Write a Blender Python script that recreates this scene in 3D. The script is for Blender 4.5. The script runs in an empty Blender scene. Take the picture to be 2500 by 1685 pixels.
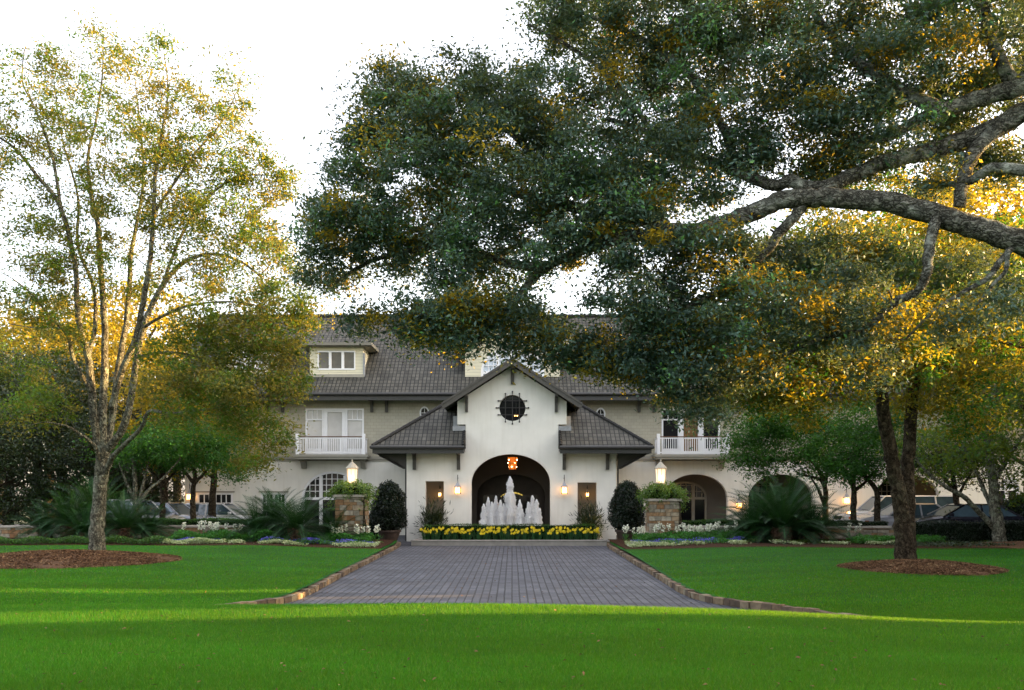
import bpy, math, random
import numpy as np
from mathutils import Vector, Matrix
from mathutils.geometry import tessellate_polygon
sc = bpy.context.scene
COL = sc.collection
R = math.radians
# ------------------------------------------------------------------ camera, sky, sun, exposure
F = 2120.0; CX = 1250.0; HY = 1203.0; EYE = 2.3
cam_d = bpy.data.cameras.new('camera'); cam = bpy.data.objects.new('camera', cam_d); COL.objects.link(cam)
cam.location = (0, 0, EYE); cam.rotation_euler = (R(90), 0, 0)
cam_d.sensor_width = 36; cam_d.lens = F/2500*36; cam_d.shift_y = (HY-842.5)/2500
cam_d.clip_start = 0.1; cam_d.clip_end = 900
sc.camera = cam
SUN_EL = 10.0; SUN_AZ = 8.0           # azimuth measured from +X towards +Y (sun low, to the right and a little behind the hotel)
w = bpy.data.worlds.new('World'); sc.world = w; w.use_nodes = True
nt = w.node_tree; bg = nt.nodes['Background']
sky = nt.nodes.new('ShaderNodeTexSky'); sky.sky_type = 'NISHITA'; sky.sun_disc = False
sky.sun_elevation = R(SUN_EL); sky.sun_rotation = R(90-SUN_AZ)
sky.air_density = 0.8; sky.dust_density = 4.0; sky.ozone_density = 0.6
hz_ = nt.nodes.new('ShaderNodeMixRGB'); hz_.blend_type = 'ADD'; hz_.inputs[0].default_value = 1; hz_.inputs[2].default_value = (1.42, 1.20, 1.0, 1)   # bright thin high cloud
nt.links.new(sky.outputs[0], hz_.inputs[1]); nt.links.new(hz_.outputs[0], bg.inputs[0]); bg.inputs[1].default_value = 0.15
sd = bpy.data.lights.new('sun', 'SUN'); sd.energy = 5.0; sd.angle = R(0.5); sd.color = (1.0, 0.60, 0.22)
sun = bpy.data.objects.new('sun', sd); COL.objects.link(sun)
sdir = Vector((math.cos(R(SUN_EL))*math.cos(R(SUN_AZ)), math.cos(R(SUN_EL))*math.sin(R(SUN_AZ)), math.sin(R(SUN_EL))))
sun.rotation_euler = sdir.to_track_quat('Z', 'Y').to_euler()
sun.location = (30, 0, 40)
sc.view_settings.view_transform = 'Standard'; sc.view_settings.look = 'None'
sc.view_settings.exposure = 2.35; sc.view_settings.gamma = 1
sc.render.engine = 'CYCLES'
sc.cycles.max_bounces = 8; sc.cycles.transparent_max_bounces = 8; sc.cycles.sample_clamp_indirect = 4

def P(px, py, d):                       # a point seen in the photo, given its distance
    return Vector(((px-CX)/F*d, d, EYE-(py-HY)/F*d))

# ------------------------------------------------------------------ object helpers
W = {}
def tag(o, label=None, cat=None, group=None, kind=None):
    if label: o['label'] = label
    if cat: o['category'] = cat
    if group: o['group'] = group
    if kind: o['kind'] = kind
    return o
def thing(name, loc, label, cat, group=None):
    o = bpy.data.objects.new(name, None); COL.objects.link(o); o.location = loc; o.empty_display_size = .2
    W[o.name] = Vector(loc)
    return tag(o, label, cat, group)
def link(name, me, parent=None, mats=None):
    o = bpy.data.objects.new(name, me); COL.objects.link(o)
    if mats:
        for m in (mats if isinstance(mats, (list, tuple)) else [mats]): me.materials.append(m)
    if parent is not None:
        o.parent = parent; W[o.name] = W[parent.name].copy()
        me.transform(Matrix.Translation(-W[parent.name]))
    else: W[o.name] = Vector((0, 0, 0))
    return o
def children(o): return [c for c in bpy.data.objects if c.parent == o]
def copy_tree(o, parent=None):
    c = o.copy(); COL.objects.link(c); W[c.name] = W[o.name].copy(); c.parent = parent
    for ch in children(o): copy_tree(ch, c)
    return c
def place(o, loc, rz=0, s=1, label=None, group=None):
    o.location = loc; o.rotation_euler = (0, 0, rz); o.scale = (s, s, s) if not isinstance(s, tuple) else s
    if label: o['label'] = label
    if group: o['group'] = group
    return o

class MB:
    def __init__(s): s.v = []; s.f = []; s.m = []; s.cur = 0
    def add(s, vs, fs):
        b = len(s.v); s.v.extend([tuple(v) for v in vs]); s.f.extend([tuple(i+b for i in f) for f in fs]); s.m.extend([s.cur]*len(fs))
    def box(s, x0, x1, y0, y1, z0, z1):
        vs = [(x, y, z) for z in (z0, z1) for y in (y0, y1) for x in (x0, x1)]
        s.add(vs, [(0, 2, 3, 1), (4, 5, 7, 6), (0, 1, 5, 4), (2, 6, 7, 3), (0, 4, 6, 2), (1, 3, 7, 5)])
    def obox(s, M, sx, sy, sz, j=0, rs=None):    # oriented box centred at M origin
        vs = []
        for z in (-1, 1):
            for y in (-1, 1):
                for x in (-1, 1):
                    p = Vector((x*sx/2, y*sy/2, z*sz/2))
                    if j: p += Vector((rs.uniform(-j, j), rs.uniform(-j, j), rs.uniform(-j, j)))
                    vs.append(M @ p)
        s.add(vs, [(0, 2, 3, 1), (4, 5, 7, 6), (0, 1, 5, 4), (2, 6, 7, 3), (0, 4, 6, 2), (1, 3, 7, 5)])
    def bar(s, a, b, wx, wz=None):
        a = Vector(a); b = Vector(b); wz = wz or wx; d = (b-a); q = d.to_track_quat('Y', 'Z')
        s.obox(Matrix.Translation((a+b)/2) @ q.to_matrix().to_4x4(), wx, d.length, wz)
    def prism(s, outer, holes, a0, a1, axis='Y'):
        """outer/holes are (u,z); extruded along Y (u=x) or X (u=y)"""
        polys = [outer]+list(holes)
        tri = tessellate_polygon([[Vector((p[0], p[1], 0)) for p in pl] for pl in polys])
        flat = [p for pl in polys for p in pl]; n = len(flat)
        def mk(p, a): return (p[0], a, p[1]) if axis == 'Y' else (a, p[0], p[1])
        vs = [mk(p, a0) for p in flat]+[mk(p, a1) for p in flat]
        fs = [tuple(t) for t in tri]+[tuple(i+n for i in reversed(t)) for t in tri]
        o = 0
        for pl in polys:
            k = len(pl)
            for i in range(k): fs.append((o+i, o+(i+1) % k, o+(i+1) % k+n, o+i+n))
            o += k
        s.add(vs, fs)
    def slab(s, pts, th):
        n = len(pts); vs = [Vector(p) for p in pts]+[Vector(p)-Vector((0, 0, th)) for p in pts]
        s.add(vs, [tuple(range(n)), tuple(range(2*n-1, n-1, -1))]+[(i, (i+1) % n, (i+1) % n+n, i+n) for i in range(n)])
    def tube(s, path, rad, n=8, cap=True, wob=0, rs=None):
        path = [Vector(p) for p in path]; k = len(path)
        if not hasattr(rad, '__len__'): rad = [rad]*k
        up = Vector((0, 0, 1)); vs = []; prev = None
        for i in range(k):
            t = (path[min(i+1, k-1)]-path[max(i-1, 0)])
            if t.length < 1e-7: t = Vector((0, 0, 1))
            t.normalize()
            if prev is None:
                a = t.cross(up) if abs(t.z) < .95 else t.cross(Vector((1, 0, 0)))
            else:
                a = prev-t*prev.dot(t)
            a.normalize(); prev = a; b = t.cross(a)
            for j in range(n):
                th = 2*math.pi*j/n; r = rad[i]*(1+(rs.uniform(-wob, wob) if wob else 0))
                vs.append(path[i]+a*math.cos(th)*r+b*math.sin(th)*r)
        fs = []
        for i in range(k-1):
            for j in range(n): fs.append((i*n+j, i*n+(j+1) % n, (i+1)*n+(j+1) % n, (i+1)*n+j))
        if cap: fs.append(tuple(range(n-1, -1, -1))); fs.append(tuple((k-1)*n+j for j in range(n)))
        s.add(vs, fs)
    def lathe(s, prof, c, n=16, closed=False, sq=False):
        vs = []; k = len(prof); ph = math.pi/n if sq else 0; sf = 1/math.cos(math.pi/n) if sq else 1
        for (r, z) in prof:
            for j in range(n):
                th = 2*math.pi*j/n+ph; vs.append((c[0]+r*sf*math.cos(th), c[1]+r*sf*math.sin(th), c[2]+z))
        fs = [(i*n+j, i*n+(j+1) % n, (i+1)*n+(j+1) % n, (i+1)*n+j) for i in range(k-1) for j in range(n)]
        fs.append(tuple(range(n-1, -1, -1))); fs.append(tuple((k-1)*n+j for j in range(n)))
        s.add(vs, fs)
    def ball(s, c, r, n=8, m=5, sz=1):
        pr = [(r*math.sin(math.pi*i/m)+1e-4, -r*sz*math.cos(math.pi*i/m)) for i in range(m+1)]
        s.lathe(pr, c, n)
    def build(s, name, mats, parent=None, smooth=False, uv=True, label=None):
        me = bpy.data.meshes.new(name); me.from_pydata(s.v, [], s.f); me.validate(clean_customdata=False)
        if len(me.polygons) == len(s.m): me.polygons.foreach_set('material_index', s.m)
        if uv: planar_uv(me)
        if smooth: me.polygons.foreach_set('use_smooth', [True]*len(me.polygons))
        me.update()
        o = link(name, me, parent, mats)
        if label: o['label'] = label
        return o
def planar_uv(me):
    uvl = me.uv_layers.new(name='uv'); co = me.vertices
    for p in me.polygons:
        n = p.normal
        if abs(n.z) > .98: u = Vector((1, 0, 0)); v = Vector((0, 1, 0))
        else:
            u = Vector((-n.y, n.x, 0)).normalized()
            v = n.cross(u); v = -v if v.z < 0 else v
        for li in p.loop_indices:
            c = co[me.loops[li].vertex_index].co; uvl.data[li].uv = (c.dot(u), c.dot(v))

def fmesh(name, V, Fq, mats, parent=None, tint=None, k=4, smooth=False):
    """fast mesh from numpy verts (N,3) and faces (M,k)"""
    me = bpy.data.meshes.new(name); V = np.asarray(V, np.float32); Fq = np.asarray(Fq, np.int32)
    me.vertices.add(len(V)); me.vertices.foreach_set('co', V.ravel())
    me.loops.add(Fq.size); me.loops.foreach_set('vertex_index', Fq.ravel())
    me.polygons.add(len(Fq)); me.polygons.foreach_set('loop_start', np.arange(0, Fq.size, k, dtype=np.int32))
    try: me.polygons.foreach_set('loop_total', np.full(len(Fq), k, np.int32))
    except Exception: pass
    if tint is not None:
        a = me.attributes.new('tint', 'FLOAT', 'FACE'); a.data.foreach_set('value', np.asarray(tint, np.float32))
    me.update(calc_edges=True)
    if smooth: me.polygons.foreach_set('use_smooth', np.ones(len(Fq), bool))
    return link(name, me, parent, mats)

# ------------------------------------------------------------------ materials
def nodes(name):
    m = bpy.data.materials.new(name); m.use_nodes = True; t = m.node_tree
    return m, t, t.nodes['Principled BSDF'], t.nodes['Material Output']
def N(t, typ, **kw):
    n = t.nodes.new(typ)
    for k, v in kw.items():
        if k in n.inputs.keys() if isinstance(k, str) else False: n.inputs[k].default_value = v
        else: setattr(n, k, v)
    return n
def ramp(t, fac, stops):
    r = t.nodes.new('ShaderNodeValToRGB'); e = r.color_ramp.elements
    while len(e) < len(stops): e.new(.5)
    for i, (p, c) in enumerate(stops): e[i].position = p; e[i].color = (*c, 1)
    t.links.new(fac, r.inputs[0]); return r.outputs[0]
def c3(c, k): return tuple(min(1, x*k) for x in c)
def simple(name, col, rough=.6, var=.12, scale=6, bump=0, bscale=None, metal=0, spec=.5, coat=0, stretch=None):
    m, t, b, o = nodes(name)
    tc = N(t, 'ShaderNodeTexCoord'); src = tc.outputs['Object']
    if stretch:
        mp = N(t, 'ShaderNodeMapping'); mp.inputs['Scale'].default_value = stretch; t.links.new(src, mp.inputs[0]); src = mp.outputs[0]
    nz = N(t, 'ShaderNodeTexNoise'); nz.inputs['Scale'].default_value = scale; nz.inputs['Detail'].default_value = 6
    t.links.new(src, nz.inputs['Vector'])
    t.links.new(ramp(t, nz.outputs[0], [(.3, c3(col, 1-var)), (.7, c3(col, 1+var))]), b.inputs['Base Color'])
    b.inputs['Roughness'].default_value = rough; b.inputs['Metallic'].default_value = metal
    b.inputs['Specular IOR Level'].default_value = spec; b.inputs['Coat Weight'].default_value = coat
    if bump:
        n2 = N(t, 'ShaderNodeTexNoise'); n2.inputs['Scale'].default_value = bscale or scale*6; n2.inputs['Detail'].default_value = 5
        t.links.new(src, n2.inputs['Vector'])
        bp = N(t, 'ShaderNodeBump'); bp.inputs['Strength'].default_value = bump; bp.inputs['Distance'].default_value = .03
        t.links.new(n2.outputs[0], bp.inputs['Height']); t.links.new(bp.outputs[0], b.inputs['Normal'])
    return m
def emis(name, col, e):
    m, t, b, o = nodes(name); b.inputs['Base Color'].default_value = (*col, 1)
    b.inputs['Emission Color'].default_value = (*col, 1); b.inputs['Emission Strength'].default_value = e
    return m
def leafmat(name, dark, light, trans, tf=.35, rough=.42, spec=.5, nscale=.6, pop=None):
    m, t, b, o = nodes(name)
    at = N(t, 'ShaderNodeAttribute'); at.attribute_name = 'tint'
    tc = N(t, 'ShaderNodeTexCoord'); nz = N(t, 'ShaderNodeTexNoise'); nz.inputs['Scale'].default_value = nscale; nz.inputs['Detail'].default_value = 2
    t.links.new(tc.outputs['Object'], nz.inputs['Vector'])
    mx = N(t, 'ShaderNodeMath', operation='ADD'); t.links.new(at.outputs['Fac'], mx.inputs[0])
    m2 = N(t, 'ShaderNodeMath', operation='MULTIPLY_ADD'); m2.inputs[1].default_value = 1.2; m2.inputs[2].default_value = -.6
    t.links.new(nz.outputs[0], m2.inputs[0]); t.links.new(m2.outputs[0], mx.inputs[1])
    mid = tuple((a+c)/2 for a, c in zip(dark, light))
    st = [(0.05, dark), (.5, mid), (.95, light)]
    if pop: st = [(0.05, dark), (.5, mid), (.9, light), (.985, pop)]
    colr = ramp(t, mx.outputs[0], st)
    t.links.new(colr, b.inputs['Base Color']); b.inputs['Roughness'].default_value = rough; b.inputs['Specular IOR Level'].default_value = spec
    tr = N(t, 'ShaderNodeBsdfTranslucent')
    mc = N(t, 'ShaderNodeMixRGB'); mc.blend_type = 'MIX'; mc.inputs[0].default_value = .7; mc.inputs[2].default_value = (*trans, 1)
    t.links.new(colr, mc.inputs[1]); t.links.new(mc.outputs[0], tr.inputs[0])
    ms = N(t, 'ShaderNodeMixShader'); ms.inputs[0].default_value = tf
    t.links.new(b.outputs[0], ms.inputs[1]); t.links.new(tr.outputs[0], ms.inputs[2]); t.links.new(ms.outputs[0], o.inputs[0])
    return m
def brickmat(name, c1, c2, mortar, bw, bh, ms, rough=.8, bump=.4, off=.5, var=1.0, uv=True, noise=.15, spec=.4, rot=0):
    m, t, b, o = nodes(name); tc = N(t, 'ShaderNodeTexCoord'); src = tc.outputs['UV' if uv else 'Object']
    if rot:
        mp = N(t, 'ShaderNodeMapping'); mp.inputs['Rotation'].default_value = (0, 0, rot); t.links.new(src, mp.inputs[0]); src = mp.outputs[0]
        wv = N(t, 'ShaderNodeTexNoise'); wv.inputs['Scale'].default_value = 5; t.links.new(src, wv.inputs['Vector'])
        ml = N(t, 'ShaderNodeMixRGB'); ml.blend_type = 'LINEAR_LIGHT'; ml.inputs[0].default_value = .012; t.links.new(src, ml.inputs[1]); t.links.new(wv.outputs['Color'], ml.inputs[2]); src = ml.outputs[0]
    nz = N(t, 'ShaderNodeTexNoise'); nz.inputs['Scale'].default_value = 1.3; nz.inputs['Detail'].default_value = 5; t.links.new(src, nz.inputs['Vector'])
    br = N(t, 'ShaderNodeTexBrick'); br.offset = off
    t.links.new(src, br.inputs['Vector'])
    for k, v in dict(Scale=1.0).items(): br.inputs[k].default_value = v
    br.inputs['Brick Width'].default_value = bw; br.inputs['Row Height'].default_value = bh; br.inputs['Mortar Size'].default_value = ms
    br.inputs['Mortar Smooth'].default_value = .3; br.inputs['Bias'].default_value = 0
    br.inputs['Color1'].default_value = (*c1, 1); br.inputs['Color2'].default_value = (*c2, 1); br.inputs['Mortar'].default_value = (*mortar, 1)
    mx = N(t, 'ShaderNodeMixRGB'); mx.blend_type = 'MULTIPLY'; mx.inputs[0].default_value = 1
    t.links.new(br.outputs[0], mx.inputs[1]); t.links.new(ramp(t, nz.outputs[0], [(.3, (1-noise,)*3), (.7, (1,)*3)]), mx.inputs[2])
    csrc = mx.outputs[0]
    if rot:   # worn wheel tracks and stains
        m4 = N(t, 'ShaderNodeMapping'); m4.inputs['Scale'].default_value = (.09, 1.1, 1); t.links.new(tc.outputs['UV'], m4.inputs[0]); m4.inputs['Rotation'].default_value = (0, 0, rot)
        n4 = N(t, 'ShaderNodeTexNoise'); n4.inputs['Scale'].default_value = 1.0; n4.inputs['Detail'].default_value = 6; t.links.new(m4.outputs[0], n4.inputs['Vector'])
        m5 = N(t, 'ShaderNodeMixRGB'); m5.blend_type = 'MULTIPLY'; m5.inputs[0].default_value = 1; t.links.new(csrc, m5.inputs[1])
        t.links.new(ramp(t, n4.outputs[0], [(.35, (.62, .62, .64)), (.6, (1.12, 1.1, 1.08))]), m5.inputs[2]); csrc = m5.outputs[0]
    t.links.new(csrc, b.inputs['Base Color']); b.inputs['Roughness'].default_value = rough; b.inputs['Specular IOR Level'].default_value = spec
    inv = N(t, 'ShaderNodeMath', operation='SUBTRACT'); inv.inputs[0].default_value = 1; t.links.new(br.outputs['Fac'], inv.inputs[1])
    n3 = N(t, 'ShaderNodeTexNoise'); n3.inputs['Scale'].default_value = 18; t.links.new(src, n3.inputs['Vector'])
    ad = N(t, 'ShaderNodeMath', operation='MULTIPLY_ADD'); ad.inputs[1].default_value = .35; t.links.new(n3.outputs[0], ad.inputs[0]); t.links.new(inv.outputs[0], ad.inputs[2])
    bp = N(t, 'ShaderNodeBump'); bp.inputs['Strength'].default_value = bump; bp.inputs['Distance'].default_value = .03
    t.links.new(ad.outputs[0], bp.inputs['Height']); t.links.new(bp.outputs[0], b.inputs['Normal'])
    return m

M = {}
def stuccomat():
    m = simple('stucco', (.78, .76, .69), .9, .06, 1.1, .3, 60, spec=.2); t = m.node_tree; b = t.nodes['Principled BSDF']
    tc = N(t, 'ShaderNodeTexCoord'); mp = N(t, 'ShaderNodeMapping'); mp.inputs['Scale'].default_value = (3.5, 3.5, .35); t.links.new(tc.outputs['Object'], mp.inputs[0])
    nz = N(t, 'ShaderNodeTexNoise'); nz.inputs['Scale'].default_value = 1.6; nz.inputs['Detail'].default_value = 7; t.links.new(mp.outputs[0], nz.inputs['Vector'])
    src = b.inputs['Base Color'].links[0].from_socket; mx = N(t, 'ShaderNodeMixRGB'); mx.blend_type = 'MULTIPLY'; mx.inputs[0].default_value = 1
    t.links.new(src, mx.inputs[1]); t.links.new(ramp(t, nz.outputs[0], [(.28, (.94, .935, .92)), (.5, (1, 1, 1))]), mx.inputs[2]); t.links.new(mx.outputs[0], b.inputs['Base Color']); return m
M['stucco'] = stuccomat()
M['siding'] = brickmat('shingle_siding', (.41, .385, .30), (.45, .42, .325), (.33, .31, .24), .30, .17, .009, .9, .35, noise=.12, spec=.2)
M['dormer_siding'] = brickmat('dormer_siding', (.66, .62, .46), (.68, .64, .48), (.42, .39, .3), 6, .17, .01, .8, .4, noise=.06, spec=.2)
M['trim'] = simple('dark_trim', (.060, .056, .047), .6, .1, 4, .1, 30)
M['beige_trim'] = simple('beige_trim', (.29, .275, .225), .6, .08, 4)
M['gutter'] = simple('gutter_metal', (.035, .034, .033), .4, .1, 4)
M['white'] = simple('white_paint', (.80, .80, .80), .5, .03, 5)
M['lead'] = simple('lead_flashing', (.26, .27, .28), .5, .15, 6)
M['glass'] = simple('window_glass', (.012, .013, .015), .08, .1, 2, spec=.3)
M['curtain'] = simple('curtained_glass', (.52, .51, .49), .15, .06, 3, spec=.7)
M['blind'] = simple('blind_glass', (.13, .12, .10), .15, .15, 3, spec=.6)
M['sky_glass'] = simple('pale_glass', (.55, .62, .70), .1, .08, 1, spec=.7)
M['brown_blind'] = simple('brown_blind', (.16, .085, .03), .25, .25, 5, stretch=(1, 1, 9))
M['wood_dark'] = simple('dark_wood', (.035, .02, .012), .45, .3, 3, .2, 20)
M['handrail'] = simple('handrail_wood', (.10, .045, .02), .5, .2, 5)
M['ceil'] = simple('brown_ceiling', (.10, .07, .045), .7, .2, 2)
M['iron'] = simple('black_iron', (.015, .014, .013), .5, .1, 5)
M['verdigris'] = simple('grey_copper', (.36, .33, .26), .55, .2, 9, .1)
M['concrete'] = simple('cap_stone', (.33, .30, .255), .85, .15, 3, .3, 40)
M['pot'] = simple('dark_pot', (.045, .028, .020), .75, .25, 5, .2, 30)
M['mulch'] = simple('mulch', (.105, .058, .032), .95, .55, 28, .9, 45, spec=.1)
M['soil'] = simple('dark_soil', (.045, .022, .012), .95, .5, 14, .8, 40, spec=.1)

def barkmat(name, dark, mid, lich, vs=14, stretch=(1, 1, .35), la=.55):
    m, t, b, o = nodes(name); tc = N(t, 'ShaderNodeTexCoord'); mp = N(t, 'ShaderNodeMapping'); mp.inputs['Scale'].default_value = stretch
    t.links.new(tc.outputs['Object'], mp.inputs[0])
    nz = N(t, 'ShaderNodeTexNoise'); nz.inputs['Scale'].default_value = 9; nz.inputs['Detail'].default_value = 8; t.links.new(tc.outputs['Object'], nz.inputs['Vector'])
    dm_ = N(t, 'ShaderNodeMixRGB'); dm_.blend_type = 'LINEAR_LIGHT'; dm_.inputs[0].default_value = .12; t.links.new(mp.outputs[0], dm_.inputs[1]); t.links.new(nz.outputs['Color'], dm_.inputs[2])
    vo = N(t, 'ShaderNodeTexVoronoi'); vo.feature = 'DISTANCE_TO_EDGE'; vo.inputs['Scale'].default_value = vs; t.links.new(dm_.outputs[0], vo.inputs['Vector'])
    n2 = N(t, 'ShaderNodeTexNoise'); n2.inputs['Scale'].default_value = 2.6; n2.inputs['Detail'].default_value = 9; n2.inputs['Roughness'].default_value = .7; t.links.new(tc.outputs['Object'], n2.inputs['Vector'])
    c1 = ramp(t, vo.outputs['Distance'], [(0.0, dark), (.22, mid)])
    mx = N(t, 'ShaderNodeMixRGB'); t.links.new(ramp(t, n2.outputs[0], [(.50, (0, 0, 0)), (.62, (la,)*3)]), mx.inputs[0]); t.links.new(c1, mx.inputs[1]); mx.inputs[2].default_value = (*lich, 1)
    m3 = N(t, 'ShaderNodeMixRGB'); m3.blend_type = 'MULTIPLY'; m3.inputs[0].default_value = 1; t.links.new(mx.outputs[0], m3.inputs[1]); t.links.new(ramp(t, nz.outputs[0], [(.35, (.45,)*3), (.65, (1.2,)*3)]), m3.inputs[2])
    t.links.new(m3.outputs[0], b.inputs['Base Color']); b.inputs['Roughness'].default_value = .95; b.inputs['Specular IOR Level'].default_value = .1
    ad = N(t, 'ShaderNodeMath', operation='MULTIPLY_ADD'); ad.inputs[1].default_value = 2.0; t.links.new(vo.outputs['Distance'], ad.inputs[0]); t.links.new(nz.outputs[0], ad.inputs[2])
    bp = N(t, 'ShaderNodeBump'); bp.inputs['Strength'].default_value = 1; bp.inputs['Distance'].default_value = .06
    t.links.new(ad.outputs[0], bp.inputs['Height']); t.links.new(bp.outputs[0], b.inputs['Normal']); return m
M['bark_light'] = barkmat('lichen_bark', (.045, .04, .03), (.24, .23, .175), (.32, .35, .26), 10)
M['bark_dark'] = barkmat('dark_bark', (.02, .015, .010), (.085, .064, .042), (.12, .11, .07), 9)
M['bark_oak'] = barkmat('oak_bark', (.03, .028, .022), (.22, .215, .175), (.42, .44, .37), 13, (.45, 1, 1), .75)
M['roof'] = brickmat('roof_tile', (.060, .059, .050), (.112, .108, .090), (.016, .016, .015), .21, .32, .026, .75, 1.0, off=0, noise=.42)
M['pavers'] = brickmat('cobble_pavers', (.070, .076, .098), (.122, .128, .152), (.014, .015, .020), .24, .17, .016, .7, .9, uv=True, noise=.4, off=.5, rot=math.pi/2)
M['asphalt'] = simple('asphalt', (.055, .055, .058), .9, .2, 3, .3, 60)

def stonemat(name, cols):
    m, t, b, o = nodes(name); at = N(t, 'ShaderNodeAttribute'); at.attribute_name = 'tint'
    c = ramp(t, at.outputs['Fac'], cols)
    tc = N(t, 'ShaderNodeTexCoord'); nz = N(t, 'ShaderNodeTexNoise'); nz.inputs['Scale'].default_value = 9; nz.inputs['Detail'].default_value = 7
    t.links.new(tc.outputs['Object'], nz.inputs['Vector'])
    mx = N(t, 'ShaderNodeMixRGB'); mx.blend_type = 'MULTIPLY'; mx.inputs[0].default_value = 1
    t.links.new(c, mx.inputs[1]); t.links.new(ramp(t, nz.outputs[0], [(.3, (.55, .55, .55)), (.7, (1.1, 1.1, 1.1))]), mx.inputs[2])
    t.links.new(mx.outputs[0], b.inputs['Base Color']); b.inputs['Roughness'].default_value = .9
    bp = N(t, 'ShaderNodeBump'); bp.inputs['Strength'].default_value = .6; bp.inputs['Distance'].default_value = .03
    t.links.new(nz.outputs[0], bp.inputs['Height']); t.links.new(bp.outputs[0], b.inputs['Normal'])
    return m
M['stone'] = stonemat('field_stone', [(0, (.22, .11, .045)), (.3, (.30, .20, .11)), (.55, (.34, .30, .22)), (.8, (.20, .18, .14)), (1, (.40, .36, .28))])
M['mortar'] = simple('stone_joint', (.09, .07, .05), .95, .3, 10)
# ------------------------------------------------------------------ ground
rs = random.Random(7)
npr = np.random.RandomState(11)
def sstep(a, b, x):
    t = np.clip((x-a)/(b-a), 0, 1); return t*t*(3-2*t)
KL = [(39.0, -5.05), (37.8, -4.95), (36, -4.8), (30, -4.75), (24, -4.72), (20, -4.62), (18.6, -4.66), (17.8, -4.85), (17.2, -5.3), (16.5, -5.9), (15.7, -7.0), (15.1, -9), (14.8, -13), (14.6, -42)]
KR = [(39.0, 4.35), (37.8, 4.2), (36, 4.08), (30, 4.03), (24, 3.98), (20, 3.92), (18.8, 4.0), (18.0, 4.25), (17.3, 4.7), (16.7, 5.3), (15.6, 5.9), (13.9, 6.9), (13.3, 8.4), (12.9, 10), (12.7, 14), (12.6, 42)]
def kx(K, Y):
    ys = np.array([k[0] for k in K])[::-1]; xs = np.array([k[1] for k in K])[::-1]
    return np.interp(Y, ys, xs)
def zl(X, Y):    # left lawn height
    d = np.clip(kx(KL, Y)-X, 0, 50)
    return .15+.12*sstep(0, 6, d)+.05*sstep(24, 34, Y)+.012*np.sin(X*.9+Y*.3)-.10*sstep(19, 16.3, Y)-.03*sstep(16.3, 15, Y)
def zr(X, Y):
    d = np.clip(X-kx(KR, Y), 0, 50)
    return .15+.10*sstep(0, 5, d)+.05*sstep(22, 32, Y)-.10*sstep(7, 15, X)*sstep(27, 20, Y)-.08*sstep(19, 16, Y)-.04*sstep(16, 13.5, Y)+.012*np.sin(X*.8+Y*.4)
def zc(X): return .68-.26*sstep(0.0, 8.0, X)-.02*sstep(-3, -9, X)
def zi(X, Y):    # island lawn where the camera stands
    e = .5*sstep(4.5, 9, X)+.9*sstep(-6, -11, X)
    return zc(X)*(1-sstep(12.3-e*.55, 15.2-e, Y))+.010*np.sin(X*1.3)*np.cos(Y*.8)

def grassmat():
    m, t, b, o = nodes('lawn_turf'); tc = N(t, 'ShaderNodeTexCoord')
    n1 = N(t, 'ShaderNodeTexNoise'); n1.inputs['Scale'].default_value = .55; n1.inputs['Detail'].default_value = 7; n1.inputs['Roughness'].default_value = .62
    mp = N(t, 'ShaderNodeMapping'); mp.inputs['Scale'].default_value = (.35, 1.4, 1); t.links.new(tc.outputs['Object'], mp.inputs[0]); t.links.new(mp.outputs[0], n1.inputs['Vector'])
    n2 = N(t, 'ShaderNodeTexNoise'); n2.inputs['Scale'].default_value = 28; n2.inputs['Detail'].default_value = 6; t.links.new(tc.outputs['Object'], n2.inputs['Vector'])
    mx = N(t, 'ShaderNodeMixRGB'); mx.blend_type = 'MULTIPLY'; mx.inputs[0].default_value = 1
    t.links.new(ramp(t, n1.outputs[0], [(.33, (.005, .065, .002)), (.68, (.015, .135, .005))]), mx.inputs[1])
    t.links.new(ramp(t, n2.outputs[0], [(.3, (.45, .5, .4)), (.7, (1.15, 1.15, 1.1))]), mx.inputs[2])
    t.links.new(mx.outputs[0], b.inputs['Base Color']); b.inputs['Roughness'].default_value = .8; b.inputs['Specular IOR Level'].default_value = .15
    bp = N(t, 'ShaderNodeBump'); bp.inputs['Strength'].default_value = 1; bp.inputs['Distance'].default_value = .04
    t.links.new(n2.outputs[0], bp.inputs['Height']); t.links.new(bp.outputs[0], b.inputs['Normal'])
    return m
M['turf'] = grassmat()
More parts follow.
